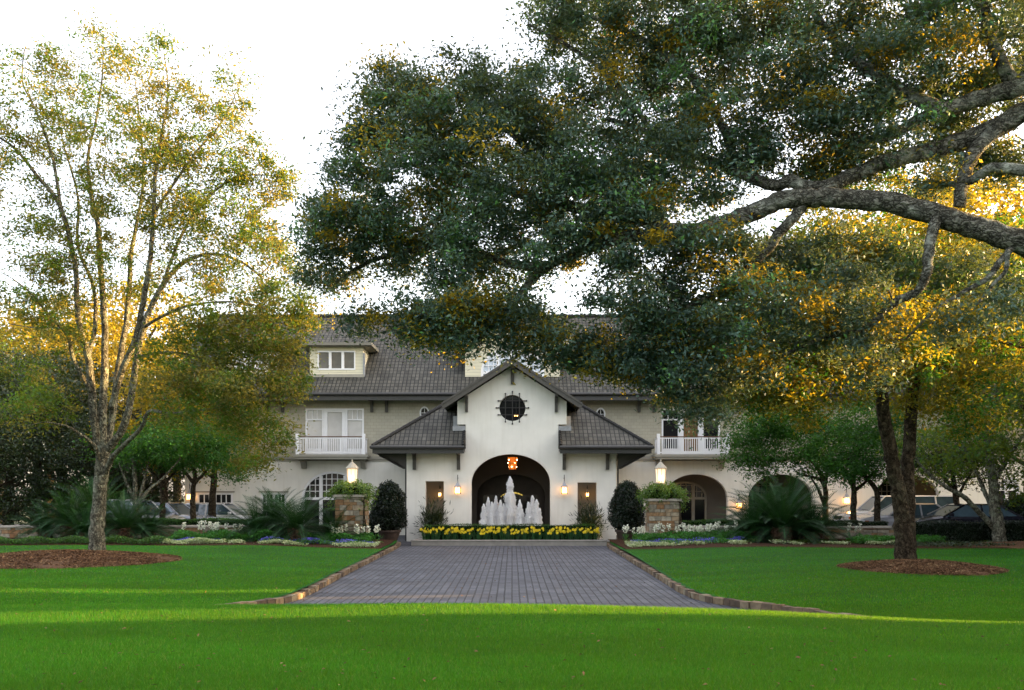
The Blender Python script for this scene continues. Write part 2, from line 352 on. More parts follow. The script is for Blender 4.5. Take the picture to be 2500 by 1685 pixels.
def blademat():
    m, t, b, o = nodes('grass_blades'); at = N(t, 'ShaderNodeAttribute'); at.attribute_name = 'tint'
    tc = N(t, 'ShaderNodeTexCoord'); n1 = N(t, 'ShaderNodeTexNoise'); n1.inputs['Scale'].default_value = .55; n1.inputs['Detail'].default_value = 7; n1.inputs['Roughness'].default_value = .62
    mp = N(t, 'ShaderNodeMapping'); mp.inputs['Scale'].default_value = (.35, 1.4, 1); t.links.new(tc.outputs['Object'], mp.inputs[0]); t.links.new(mp.outputs[0], n1.inputs['Vector'])
    c1 = ramp(t, at.outputs['Fac'], [(0, (.004, .048, .002)), (.55, (.010, .135, .004)), (.9, (.034, .24, .010)), (.97, (.20, .22, .05)), (1, (.26, .22, .09))])
    mx = N(t, 'ShaderNodeMixRGB'); mx.blend_type = 'MULTIPLY'; mx.inputs[0].default_value = 1
    t.links.new(c1, mx.inputs[1]); t.links.new(ramp(t, n1.outputs[0], [(.33, (.50, .54, .50)), (.52, (.9, .88, .85)), (.70, (1.28, 1.22, 1.2))]), mx.inputs[2])
    t.links.new(mx.outputs[0], b.inputs['Base Color']); b.inputs['Roughness'].default_value = .55; b.inputs['Specular IOR Level'].default_value = .2
    tr = N(t, 'ShaderNodeBsdfTranslucent'); tr.inputs[0].default_value = (.17, .38, .008, 1)
    ms = N(t, 'ShaderNodeMixShader'); ms.inputs[0].default_value = .35
    t.links.new(b.outputs[0], ms.inputs[1]); t.links.new(tr.outputs[0], ms.inputs[2]); t.links.new(ms.outputs[0], o.inputs[0])
    return m
M['blade'] = blademat()

def sheet(name, xs, ys, zf, mat, label=None):
    Y, X = np.meshgrid(ys, xs, indexing='ij') if xs.ndim == 1 else (np.repeat(ys[:, None], xs.shape[1], 1), xs)
    V = np.stack([X, Y, zf(X, Y)], -1).reshape(-1, 3); ny, nx = X.shape
    i = np.arange(ny-1)[:, None]*nx+np.arange(nx-1)[None, :]
    Fq = np.stack([i, i+1, i+nx+1, i+nx], -1).reshape(-1, 4)
    o = fmesh(name, V, Fq, mat, smooth=True); tag(o, label, None, kind='structure'); return o

gm = MB(); gm.add([(-400, -60, -.06), (400, -60, -.06), (400, 500, -.06), (-400, 500, -.06)], [(0, 1, 2, 3)])
tag(gm.build('ground', simple('bare_ground', (.03, .045, .015), .95, .4, 2)), kind='structure')
dm = MB(); dm.add([(-45, 11, 0), (45, 11, 0), (45, 38.5, 0), (-45, 38.5, 0), (-8.5, 38.5, 0), (8, 38.5, 0), (8, 47, 0), (-8.5, 47, 0)], [(0, 1, 2, 5, 4, 3), (4, 5, 6, 7)])
tag(dm.build('driveway', M['pavers']), kind='structure')
for x0, x1 in ((-60, -8.5), (8, 70)):
    pm = MB(); pm.box(x0, x1, 38.6, 60, -.04, .14)
    tag(pm.build('parking_lot', M['asphalt']), kind='structure')

ys = np.concatenate([np.linspace(14.65, 20, 40), np.linspace(20.5, 38, 40)])
s = np.concatenate([np.linspace(0, 4, 24), np.linspace(4.6, 14, 22), np.linspace(16, 40, 9)])
XL = kx(KL, ys)[:, None]-.04-s[None, ::-1]; sheet('lawn', XL, ys, zl, M['turf'])
ys2 = np.concatenate([np.linspace(12.65, 20, 50), np.linspace(20.5, 38, 40)])
XR = kx(KR, ys2)[:, None]+.04+s[None, :]; sheet('lawn', XR, ys2, zr, M['turf'])
sheet('lawn', np.linspace(-42, 42, 170), np.concatenate([np.linspace(-8, 6, 12), np.linspace(6.5, 15.25, 60)]), zi, M['turf'])
bk = MB(); bk.box(-60, 60, -60, -8, -.05, .66); tag(bk.build('lawn', M['turf']), kind='structure')

def blades(name, X, Y, Z, h, wd, label):
    n = len(X); a = npr.uniform(0, 2*np.pi, n); hh = h*npr.uniform(.55, 1.35, n); ww = wd*npr.uniform(.7, 1.3, n)
    lx = npr.normal(0, .45, n)*hh; ly = npr.normal(0, .45, n)*hh
    b0 = np.stack([X-np.cos(a)*ww/2, Y-np.sin(a)*ww/2, Z-.005], -1); b1 = np.stack([X+np.cos(a)*ww/2, Y+np.sin(a)*ww/2, Z-.005], -1)
    tp = np.stack([X+lx, Y+ly, Z+hh], -1)
    V = np.stack([b0, b1, tp], 1).reshape(-1, 3); Fq = np.arange(3*n).reshape(-1, 3)
    o = fmesh(name, V, Fq, M['blade'], tint=npr.uniform(0, 1, n), k=3)
    tag(o, label, 'grass', kind='stuff'); return o
def scat(n, y0, y1, xl, xr, p=2.0):
    u = npr.uniform(0, 1, n)
    Y = (y0**(1-p)+u*(y1**(1-p)-y0**(1-p)))**(1/(1-p)) if p != 1 else y0*(y1/y0)**u
    A = xl(Y); B = xr(Y); return A+(B-A)*npr.uniform(0, 1, n), Y
vis = lambda Y: .60*Y+.6
X, Y = scat(620000, 6.6, 14.4, lambda Y: -vis(Y), vis, 1.6)
blades('grass', X, Y, zi(X, Y), .042, .0065, 'short bright green grass of the raised lawn in front of the driveway')
X, Y = scat(170000, 15.0, 32.6, lambda Y: -vis(Y), lambda Y: kx(KL, Y)-.12, 2.2)
def mnd(X, Y, c, r): return ((X-c[0])/r[0])**2+((Y-c[1])/r[1])**2
ML = ((-13.5, 25.8), (3.45, 3.0)); MR = ((11.15, 23.7), (2.15, 1.75)); MR2 = ((19.5, 32.2), (3.2, 1.6))
k = mnd(X, Y, *ML) > 1; X = X[k]; Y = Y[k]
blades('grass', X, Y, zl(X, Y), .04, .012, 'mown green grass on the lawn left of the driveway')
X, Y = scat(170000, 13.2, 32.0, lambda Y: kx(KR, Y)+.12, vis, 2.2)
k = mnd(X, Y, *MR) > 1; X = X[k]; Y = Y[k]
blades('grass', X, Y, zr(X, Y), .04, .012, 'mown green grass on the lawn right of the driveway')

# mulch mounds round the trees
def mound(c, r, h, zf, label):
    rr = np.linspace(0, 1, 22); th = np.linspace(0, 2*np.pi, 72, endpoint=False)
    Rr, T = np.meshgrid(rr, th, indexing='ij'); edge = 1+.035*np.sin(5*T+1)+.025*np.sin(9*T)
    X = c[0]+r[0]*Rr*np.cos(T)*edge; Y = c[1]+r[1]*Rr*np.sin(T)*edge
    Z = zf(X, Y)+h*(1-Rr**1.6)+.015+npr.uniform(-.012, .02, X.shape)*(Rr < .98)-.03*(Rr >= .99)
    V = np.stack([X, Y, Z], -1).reshape(-1, 3); i = np.arange(21)[:, None]*72; j = np.arange(72)[None, :]; j2 = (j+1) % 72
    Fq = np.stack([i+j, i+j2, i+72+j2, i+72+j], -1).reshape(-1, 4)
    tag(fmesh('mulch_mound', V, Fq, M['mulch']), label, kind='structure')
    n = 9000; q = np.sqrt(npr.uniform(0, 1, n))*1.03; t2 = npr.uniform(0, 2*np.pi, n)
    return q, t2, X
chipmat = leafmat('mulch_chips', (.05, .028, .015), (.21, .115, .062), (.1, .05, .02), .0, .95, .1, 2.0, (.30, .20, .11))
def chips(c, r, h, zf, n, label, name='mulch_chips'):
    q = np.sqrt(npr.uniform(0, 1, n))*1.02; t2 = npr.uniform(0, 2*np.pi, n)
    X = c[0]+r[0]*q*np.cos(t2); Y = c[1]+r[1]*q*np.sin(t2); Z = zf(X, Y)+h*(1-np.clip(q, 0, 1)**1.6)+.03
    leafcards(name, np.stack([X, Y, Z], -1), .075, .022, chipmat, None, flat=.6, label=label)
def leafcards(name, C, L, Wd, mat, parent=None, flat=0.0, tint=None, droop=0, axis=None, fold=.12, label=None, lv=.35):
    n = len(C); a = npr.normal(0, 1, (n, 3)); a[:, 2] *= (1-flat)
    if axis is not None: a = a*.55+axis
    a[:, 2] -= droop
    a /= np.linalg.norm(a, axis=1)[:, None]+1e-9
    r = npr.normal(0, 1, (n, 3)); r[:, 2] += flat*3+.5
    b = np.cross(r, a); b /= np.linalg.norm(b, axis=1)[:, None]+1e-9; nn = np.cross(a, b)
    l = (L*npr.uniform(1-lv, 1+lv, n))[:, None]; w_ = l*(Wd/L)
    f = nn*w_*fold*2
    V = np.stack([C-a*l*.5, C+b*w_*.5+f-a*l*.06, C+a*l*.5, C-b*w_*.5+f-a*l*.06], 1).reshape(-1, 3)
    if tint is None: tint = npr.uniform(0, 1, n)
    o = fmesh(name, V, np.arange(4*n).reshape(-1, 4), mat, parent, tint=tint)
    if label: tag(o, label, kind='stuff'); o['category'] = 'ground cover'
    return o
mound(*ML, .26, zl, None); mound(*MR, .20, zr, None); mound(*MR2, .18, zr, None)
chips(*ML, .26, zl, 26000, 'red-brown bark mulch heaped round the pale multi-stemmed tree on the left lawn')
chips(*MR, .20, zr, 14000, 'red-brown bark mulch heaped round the twin-trunk tree on the right lawn')

# kerb stones
def kerb(K, zf, sgn):
    mb = MB(); tn = []
    ysd = np.linspace(38.4, 12.7 if sgn > 0 else 14.7, 4000); xs_ = kx(K, ysd)
    pts = [Vector((x, y, 0)) for x, y in zip(xs_, ysd)]
    acc = [0.0]
    for i in range(1, len(pts)): acc.append(acc[-1]+(pts[i]-pts[i-1]).length)
    pos = 0; i = 0; rk = random.Random(3)
    while True:
        Ls = rk.uniform(.18, .30)
        e = pos+Ls
        if e > acc[-1] or abs(pts[i].x) > 16: break
        j = i
        while acc[j] < e: j += 1
        a = pts[i]; b = pts[j]; mid = (a+b)/2; d = b-a; q = math.atan2(d.y, d.x)
        h = rk.uniform(.125, .155); Mx = Matrix.Translation((mid.x, mid.y, h/2-.01)) @ Matrix.Rotation(q, 4, 'Z')
        mb.obox(Mx, d.length-.012, .17+rk.uniform(-.02, .02), h, .012, rk); tn.extend([rk.random()]*6)
        pos = e; i = j
    o = mb.build('kerb', M['kerbstone'], uv=False); at = o.data.attributes.new('tint', 'FLOAT', 'FACE'); at.data.foreach_set('value', tn)
    tag(o, kind='structure')
M['kerbstone'] = stonemat('kerb_stone', [(0, (.07, .045, .03)), (.35, (.13, .09, .055)), (.7, (.19, .125, .07)), (1, (.22, .18, .12))])
kerb(KL, zl, -1); kerb(KR, zr, 1)

# ------------------------------------------------------------------ stone masonry
def masonry(mb, tn, a, b, z0, z1, depth, rk, hmin=.1, hmax=.22):
    """random coursed blocks along the segment a->b (2D), wall thickness depth centred on it"""
    a = Vector((a[0], a[1], 0)); b = Vector((b[0], b[1], 0)); L = (b-a).length; q = math.atan2((b-a).y, (b-a).x); u = (b-a).normalized()
    z = z0
    while z < z1-.02:
        h = min(rk.uniform(hmin, hmax), z1-z); s_ = 0
        if z1-(z+h) < .05: h = z1-z
        while s_ < L-.01:
            l = min(rk.uniform(.14, .55), L-s_)
            if L-(s_+l) < .1: l = L-s_
            c = a+u*(s_+l/2); dd = depth+rk.uniform(-.02, .03)
            mb.obox(Matrix.Translation((c.x, c.y, z+h/2)) @ Matrix.Rotation(q, 4, 'Z'), l-.016, dd, h-.016, .006, rk); tn.extend([rk.random()]*6)
            s_ += l
        z += h
def stoneobj(name, mb, tn, parent=None):
    o = mb.build(name, M['stone'], parent, uv=False); at = o.data.attributes.new('tint', 'FLOAT', 'FACE'); at.data.foreach_set('value', tn); return o

for nm, n_, y0, y1, xl, xr, zf in (('island', 260, 6.8, 12.5, lambda Y: -vis(Y), vis, zi), ('left', 260, 17, 32, lambda Y: -vis(Y), lambda Y: kx(KL, Y)-.3, zl), ('right', 340, 17, 31, lambda Y: kx(KR, Y)+.3, vis, zr)):
    X, Y = scat(n_, y0, y1, xl, xr, 1.5)
    leafcards('fallen_leaves', np.stack([X, Y, zf(X, Y)+.035], -1), .05, .022, chipmat, None, flat=.8, label=f'small brown fallen leaves scattered on the {nm} lawn')

X, Y = scat(150, 17.6, 36, lambda Y: kx(KL, Y)+.2, lambda Y: kx(KR, Y)-.2, 1.2)
leafcards('fallen_leaves', np.stack([X, Y, 0*X+.012], -1), .06, .028, chipmat, None, flat=.9, label='small brown fallen leaves scattered on the paved driveway')
# ------------------------------------------------------------------ hotel
PY = 41.0; WY = 47.0                       # portico front plane, main wall plane
def px_(p, d): return (p-CX)/F*d
def pz_(p, d): return EYE-(p-HY)/F*d
def ellarch(cx, hw, spring, top, z0, n=22):
    pts = [(cx-hw, z0), (cx+hw, z0)]
    for i in range(n+1):
        t = math.pi*i/n; pts.append((cx+hw*math.cos(t), spring+(top-spring)*math.sin(t)))
    return pts
def circ(cx, cz, r, n=28, rz=None): return [(cx+r*math.cos(2*math.pi*i/n), cz+(rz or r)*math.sin(2*math.pi*i/n)) for i in range(n)]
def rect(x0, x1, z0, z1): return [(x0, z0), (x1, z0), (x1, z1), (x0, z1)]
hotel = thing('hotel_building', (0, 44, 0), 'cream stucco hotel with dark tiled roof, arched portico and dormers', 'building')

# --- lower and upper main wall
XL0, XR0 = -17.7, 40.0; ZB = 4.16
AR = [(9.95, 1.72), (14.55, 1.75), (21.4, 1.75), (31.5, 1.7)]
archs = [ellarch(c, h, 2.0, 3.3, .05) for c, h in AR]
LW = [(-17.05, -15.1, .75, 2.3), (-13.6, -12.2, .75, 2.3)]
LARC = (-9.7, 1.68)
holes = [rect(*w_) for w_ in LW]+[ellarch(LARC[0], LARC[1], 2.05, 3.46, .06), ellarch(26.8, .66, 2.55, 3.15, .05)]+archs
mw = MB(); mw.prism(rect(XL0, XR0, 0, ZB), holes, WY, WY+.35)
for x in (XL0,): mw.box(x, x+.3, WY+.352, 60, 0, ZB)
wall = mw.build('wall', M['stucco'], hotel)
UW = [(-11.18, -8.02), (8.10, 11.26)]      # balcony door openings
UZ0, UZ1 = 4.35, 6.86
up = MB(); up.prism(rect(XL0, XR0, ZB+.002, 7.75), [rect(a, b, UZ0, UZ1) for a, b in UW]+[circ(-4.74, 6.62, .22, 20, .30), circ(4.80, 6.55, .22, 20, .30)], WY+.02, WY+.35)
up.box(XL0, XL0+.3, WY+.352, 60, ZB+.002, 7.75)
up.build('upper_wall', M['siding'], hotel)
bd = MB(); bd.box(XL0-.05, -5, WY-.10, WY-.002, ZB-.06, ZB+.10); bd.box(5, XR0, WY-.10, WY-.002, ZB-.06, ZB+.10)
bd.box(XL0-.05, -5, WY-.06, WY-.002, ZB-.15, ZB-.062); bd.box(5, XR0, WY-.06, WY-.002, ZB-.15, ZB-.062)
bd.build('string_course', M['beige_trim'], hotel)
# loggia behind the right arches
lg = MB(); lg.box(7.8, XR0, WY+2.6, WY+2.8, 0, ZB); lg.box(7.6, 7.79, WY+.352, WY+2.8, 0, ZB); lg.build('loggia_wall', simple('shaded_loggia_stucco', (.19, .17, .145), .9, .08, 2), hotel)  # darkened copy of the stucco, loggia shade put into its colour
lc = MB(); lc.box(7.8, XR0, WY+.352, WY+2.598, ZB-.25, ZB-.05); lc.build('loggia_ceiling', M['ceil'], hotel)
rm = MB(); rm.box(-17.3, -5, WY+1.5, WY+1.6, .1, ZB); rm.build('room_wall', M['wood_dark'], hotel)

def window(name, x0, x1, z0, z1, Y, cols, rows, fw=.10, mt=.035, pane='glass', frame='white', parent=hotel, splits=1, trans=None, dx=.05, label=None, panel=0):
    """frame with glazing bars + a pane behind: splits = number of casements; trans = height share of a small-paned top light"""
    f = MB(); y0 = Y-.04; y1 = Y+dx
    f.box(x0, x1, y0, y1, z1-fw, z1); f.box(x0, x1, y0, y1, z0, z0+fw); f.box(x0, x0+fw, y0, y1, z0+fw, z1-fw); f.box(x1-fw, x1, y0, y1, z0+fw, z1-fw)
    W0 = x0+fw; W1 = x1-fw; sw = (W1-W0+fw)/splits
    p = MB()
    for i in range(splits):
        a = W0+i*sw; b = a+sw-fw
        if i < splits-1: f.box(b, b+fw, y0+.004, y1, z0+fw, z1-fw)
        zt = z1-fw; zb = z0+fw
        if panel: f.box(a, b, y0+.02, y1, zb, zb+panel); zb += panel
        if trans:
            zc_ = zt-(zt-zb)*trans; f.box(a, b, y0+.012, y1, zc_-mt, zc_+mt)
            for c in range(1, cols): xx = a+(b-a)*c/cols; f.box(xx-mt/2, xx+mt/2, y0+.016, y1-.003, zc_+mt, zt)
        else:
            for c in range(1, cols): xx = a+(b-a)*c/cols; f.box(xx-mt/2, xx+mt/2, y0+.016, y1-.003, zb, zt)
            for r_ in range(1, rows): zz = zb+(zt-zb)*r_/rows; f.box(a, b, y0+.018, y1-.006, zz-mt/2, zz+mt/2)
    p.box(x0+.02, x1-.02, y1+.004, y1+.03, z0+.02, z1-.02)
    o = f.build(name, M[frame], parent, label=label); p.build('pane', M[pane] if isinstance(pane, str) else pane, o)
    return o
for w_ in LW: window('window', *w_, WY+.03, 3, 3, splits=2, fw=.11)
hd = MB()
for w_ in LW: hd = MB(); hd.box(w_[0]-.1, w_[1]+.1, WY-.07, WY-.002, w_[3]+.01, w_[3]+.08); hd.build('window_head', M['beige_trim'], hotel)

def archwindow(cx, hw, spring, top, z0, Y, parent, nm='arched_window', panes='glass', frame='white', muls=(-.42, .42), fw=.12, door=True, mt=.035, grid=.3):
    f = MB(); o_ = ellarch(cx, hw, spring, top, z0); i_ = ellarch(cx, hw-fw, spring, top-fw, z0+.02)
    # ring frame
    n = len(o_)
    for k in range(n):
        a, b = o_[k], o_[(k+1) % n]; c, d = i_[(k+1) % n], i_[k]
        f.add([(a[0], Y, a[1]), (b[0], Y, b[1]), (c[0], Y, c[1]), (d[0], Y, d[1]), (a[0], Y+.1, a[1]), (b[0], Y+.1, b[1]), (c[0], Y+.1, c[1]), (d[0], Y+.1, d[1])],
              [(0, 1, 2, 3), (7, 6, 5, 4), (3, 2, 6, 7), (0, 4, 5, 1)])
    def zt(x):
        q = 1-((x-cx)/(hw-fw))**2; return spring+(top-fw-spring)*math.sqrt(max(0, q))
    f.box(cx-hw+fw, cx+hw-fw, Y+.005, Y+.09, spring-.14, spring)
    for m_ in muls:
        x = cx+m_*(hw-fw); f.box(x-.09, x+.09, Y+.008, Y+.088, z0, zt(x)-.005)
    x = cx-hw+fw+grid
    while x < cx+hw-fw-.05:
        if all(abs(x-(cx+m_*(hw-fw))) > .12 for m_ in muls): f.box(x-mt/2, x+mt/2, Y+.02, Y+.08, spring, zt(x)-.01)
        x += grid
    z = spring+grid*1.1
    while z < top-fw-.08:
        q = (z-spring)/(top-fw-spring); ww = (hw-fw)*math.sqrt(1-q*q)-.02; f.box(cx-ww, cx+ww, Y+.024, Y+.076, z-mt/2, z+mt/2); z += grid*1.1
    o = f.build(nm, M[frame], parent)
    p = MB(); p.prism(ellarch(cx, hw-.03, spring, top-.03, z0+.01), [], Y+.11, Y+.13); p.build('pane', M[panes], o)
    return o
archwindow(LARC[0], LARC[1], 2.05, 3.46, .06, WY+.04, hotel)
archwindow(26.8, .66, 2.55, 3.15, .05, WY+.04, hotel, 'french_doors', muls=(0,), fw=.14, grid=.22)
for c, h in AR: archwindow(c-.1, 1.25, 2.05, 2.95, .04, WY+2.45, hotel, 'loggia_door', frame='beige_trim')
for a, b in UW:
    lf = a < 0
    o1 = window('window', a, a+.98, UZ0+.0, UZ1, WY+.05, 3, 1, fw=.09, pane='curtain' if lf else 'glass', trans=.25, panel=.25)
    window('balcony_door', a+.985, b-.985, UZ0, UZ1, WY+.05, 1, 1, fw=.2, pane='curtain' if lf else 'brown_blind')
    window('window', b-.98, b, UZ0, UZ1, WY+.05, 3, 1, fw=.09, pane='curtain' if lf else 'glass', trans=.25, panel=.25)
for cx, cz in ((-4.74, 6.62), (4.80, 6.55)):
    f = MB(); n = 24
    for k in range(n):
        t0 = 2*math.pi*k/n; t1 = 2*math.pi*(k+1)/n; q = []
        for y in (WY-.03, WY+.1):
            for (rr, t) in ((1.18, t0), (1.18, t1), (.88, t1), (.88, t0)): q.append((cx+.22*rr*math.cos(t), y, cz+.30*rr*math.sin(t)))
        f.add(q, [(0, 1, 2, 3), (7, 6, 5, 4), (0, 4, 5, 1), (3, 2, 6, 7)])
    f.box(cx-.012, cx+.012, WY, WY+.06, cz-.27, cz+.27); f.box(cx-.19, cx+.19, WY+.002, WY+.058, cz-.012, cz+.012)
    o = f.build('oval_window', M['white'], hotel); p = MB(); p.prism(circ(cx, cz, .215, 20, .29), [], WY+.11, WY+.13); p.build('pane', M['glass'], o)

# --- balconies
for a, b, lab in ((-11.45, -7.78, 'weathered beige slab under white balusters'), (7.68, 11.52, None)):
    bb = MB(); bb.box(a-.14, b+.14, WY-1.1, WY-.002, 4.20, 4.33); bb.box(a-.08, b+.08, WY-1.04, WY-.002, 4.08, 4.198); bb.build('balcony', M['beige_trim'], hotel)
    bal = [c for c in children(hotel) if c.name.startswith('balcony') and not c.name.startswith('balcony_')][-1]
    r_ = MB()
    for x in (a, b-.16): r_.box(x, x+.16, WY-1.06, WY-.90, 4.332, 5.42)
    zt, zb = 5.16, 4.40
    r_.box(a+.16, b-.16, WY-1.0, WY-.95, zt, zt+.06); r_.box(a+.16, b-.16, WY-1.0, WY-.95, zb, zb+.06)
    x = a+.16+.09
    while x < b-.2: r_.box(x, x+.035, WY-.995, WY-.955, zb+.06, zt); x += .115
    for m_ in (a+(b-a)*.35, a+(b-a)*.65): r_.box(m_-.03, m_+.03, WY-1.01, WY-.94, 4.332, 5.22)
    for xs in (a+.04, b-.09):
        r_.box(xs, xs+.05, WY-.95, WY-.0, zt, zt+.06); r_.box(xs, xs+.05, WY-.95, WY-.0, zb, zb+.06)
        for k in range(8): r_.box(xs+.005, xs+.04, WY-.88+k*.11, WY-.845+k*.11, zb+.06, zt)
    r_.build('railing', M['white'], bal)
    h_ = MB(); h_.box(a+.16, b-.16, WY-1.02, WY-.94, 5.235, 5.29); h_.build('handrail', M['handrail'], bal)
    for x in (a+.1, b-.35):
        c_ = MB(); c_.prism([(WY-.55, 4.078), (WY-.55, 3.98), (WY-.42, 3.9), (WY-.3, 3.72), (WY-.22, 3.62), (WY-.003, 3.60), (WY-.003, 4.078)], [], x, x+.25, 'X'); c_.build('corbel', M['beige_trim'], bal)

# --- main roof
EZ = 7.62; RZ = 12.95; RY = 52.5; EY = 46.0; sl = (RZ-EZ)/(RY-EY)
def roofz(y): return EZ+sl*(y-EY)
rf = MB(); rf.slab([(XL0-.7, EY, EZ), (XR0+.5, EY, EZ), (XR0+.5, RY, RZ), (XL0-.7, RY, RZ)], .16)
rf.slab([(XL0-.7, RY, RZ), (XR0+.5, RY, RZ), (XR0+.5, 2*RY-EY, EZ), (XL0-.7, 2*RY-EY, EZ)], .16)
roof = rf.build('roof', M['roof'], hotel)
rc = MB()
x = XL0-.7
while x < XR0: rc.tube([(x, RY, RZ+.0), (x+.33, RY, RZ+.03)], .13, 8); x += .34
rc.build('ridge_cap', M['roof'], roof, uv=False)
ge = MB(); ge.prism([(RY-6.2, EZ-.1), (RY+6.2, EZ-.1), (RY, RZ-.4)], [], XL0, XL0+.3, 'X'); ge.build('gable_end', M['siding'], hotel)
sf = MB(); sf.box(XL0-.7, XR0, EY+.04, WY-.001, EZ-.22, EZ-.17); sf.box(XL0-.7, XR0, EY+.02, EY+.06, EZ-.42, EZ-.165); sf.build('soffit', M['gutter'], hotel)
gt = MB(); gt.tube([(XL0-.7, EY-.07, EZ-.10), (XR0+.5, EY-.07, EZ-.10)], .085, 10); gt.build('gutter', M['gutter'], hotel)
def bracket(x, y, z0, z1, reach, wd=.14, parent=hotel, mat='trim'):
    b_ = MB(); b_.prism([(y-reach, z1), (y-reach, z1-.13), (y-.32, z1-.16), (y-.2, z1-.42), (y-.17, z0), (y-.002, z0), (y-.002, z1)], [], x-wd/2, x+wd/2, 'X')
    return b_.build('bracket', M[mat], parent)
for x in (-7.58, -6.78, 6.87, 7.67, 12.2, 13.0, -12.4, -13.2): bracket(x, WY+.018, 6.65, EZ-.225, .8)

# --- dormers
M['trim2'] = simple('cornice_paint', (.17, .16, .13), .6, .08, 4)
def dormer(xa, xb, pane='blind'):
    cx = (xa+xb)/2; Y = 47.25; zb = roofz(Y)-.05; zt = 10.28
    wl = MB(); wl.prism(rect(xa, xb, zb, zt), [rect(xa+.42, xb-.42, 8.98, 10.02)], Y, Y+.12)
    for x0 in (xa, xb-.12): wl.prism([(Y+.122, zb), (Y+.122, zt), (49.4, zt)], [], x0, x0+.12, 'X')
    d = wl.build('dormer', M['dormer_siding'], hotel)
    ov = .5; Y0 = Y-.5; apx = zt+1.35; tl = (xb-xa)/2+ov
    r_ = MB(); zE = zt+.12; yA = Y0+tl
    A = (xa-ov, Y0, zE); B = (xb+ov, Y0, zE); C_ = (cx, yA, apx)
    r_.slab([A, B, C_], .08); yb = 52.0
    r_.slab([B, (xb+ov, yb, zE), (cx, yb, apx), C_], .08); r_.slab([A, C_, (cx, yb, apx), (xa-ov, yb, zE)], .08)
    r_.build('dormer_roof', M['roof'], d)
    c_ = MB(); c_.box(xa-ov-.04, xb+ov+.04, Y0-.05, Y0+.03, zE-.16, zE+.0); c_.box(xa-ov, xb+ov, Y0+.035, Y-.002, zE-.18, zE-.12)
    for xx in (xa-ov-.04, xb+ov-.04): c_.box(xx, xx+.08, Y0+.032, 49.6, zE-.16, zE)
    c_.box(xa-ov+.05, xa-.002, Y, 49.5, zE-.18, zE-.12); c_.box(xb+.002, xb+ov-.05, Y, 49.5, zE-.18, zE-.12)
    c_.build('cornice', M['trim2'], d)
    sb = MB(); sb.box(xa-.05, xb+.05, Y-.1, Y-.002, zb-.02, zb+.14); sb.build('sill', M['beige_trim'], d)
    fl = MB(); fl.box(xb+.002, xb+.1, Y-.06, Y+.1, zb-.12, zb+1.3); fl.build('flashing', M['lead'], d)
    ww = (xb-xa-.84)
    for i in range(3):
        f = MB(); a = xa+.42+ww*i/3; b = a+ww/3
        f.box(a, b, Y-.03, Y+.06, 9.94, 10.02); f.box(a, b, Y-.03, Y+.06, 8.98, 9.06); f.box(a, a+.07, Y-.03, Y+.06, 9.06, 9.94); f.box(b-.07, b, Y-.03, Y+.06, 9.06, 9.94)
        fo = f.build('window', M['white'], d); p = MB(); p.box(a+.05, b-.05, Y+.062, Y+.08, 9.0, 10.0); p.build('pane', M[pane], fo)
dormer(-11.0, -8.1); dormer(8.1, 11.0); dormer(-15.6, -13.0, 'curtain'); dormer(13.6, 16.4)
# central gabled dormer with a big arched window
dY = 47.2; cz_ = roofz(dY)-.1
wl = MB(); wl.prism([(-2.55, cz_), (2.6, cz_), (2.6, 10.7), (.02, 12.1), (-2.55, 10.7)], [ellarch(.03, 1.72, 8.9, 10.25, 8.45)], dY, dY+.15)
for x0 in (-2.55, 2.45): wl.prism([(dY+.152, cz_), (dY+.152, 10.6), (49.6, 10.6)], [], x0, x0+.15, 'X')
d = wl.build('dormer', M['dormer_siding'], hotel)
archwindow(.03, 1.72, 8.9, 10.25, 8.45, dY+.02, d, 'window', panes='sky_glass', grid=.28, muls=(-.5, -.06, .5))
r_ = MB()
for s_ in (-1, 1): r_.slab([(.02, dY-.6, 12.35), (s_*3.25, dY-.6, 10.35), (s_*3.25, 52.4, 10.35), (.02, 52.4, 12.35)], .1)
r_.build('dormer_roof', M['roof'], d)
r_ = MB()
for s_ in (-1, 1): r_.bar((.02, dY-.62, 12.18), (s_*3.22, dY-.62, 10.2), .06, .22)
r_.build('rake_board', M['beige_trim'], d)

# --- portico
gsl = (8.56-6.50)/3.2
def gz(x): return 8.56-abs(x)*gsl
XS, XU = 2.19, 2.58
fw_ = [(-4.98, 0), (4.92, 0), (4.92, 4.35), (2.19, 4.35), (2.19, 5.52), (2.58, 5.52), (2.58, gz(2.58)-.3), (0, gz(0)-.3), (-2.58, gz(2.58)-.3), (-2.58, 5.52), (-2.19, 5.52), (-2.19, 4.35), (-4.98, 4.35)]
A0 = px_(1151, PY); A1 = px_(1343.5, PY); acx = (A0+A1)/2; ahw = (A1-A0)/2
front_arch = ellarch(acx, ahw, 2.75, pz_(1109, PY), .03, 30)
S1 = (px_(1039, PY), px_(1083.5, PY), .95, pz_(1175, PY)); S2 = (px_(1410, PY), px_(1457, PY), .95, pz_(1178, PY))
RW = (px_(1251, PY), pz_(996, PY), .62)
pw = MB(); pw.prism(fw_, [front_arch, rect(*S1), rect(*S2), circ(*RW)], PY, PY+.38)
pw.box(-4.98, -4.66, PY+.382, WY-.003, 0, 4.35); pw.box(4.6, 4.92, PY+.382, WY-.003, 0, 4.35)
for s_ in (-1, 1): pw.box(min(s_*2.58, s_*2.3), max(s_*2.58, s_*2.3), PY+.382, WY-.003, 4.5, gz(2.58)-.3)
por = pw.build('portico', M['stucco'], hotel)
iw = MB(); iw.prism(rect(-4.65, 4.59, 0, 4.2), [ellarch(acx, 1.72, 2.2, 3.24, .02, 24)], PY+2.9, PY+3.1); iw.build('inner_arch_wall', simple('shaded_inner_stucco', (.055, .048, .040), .9, .06, 2), por)  # same stucco made near-black, shade behind the arch put into its colour
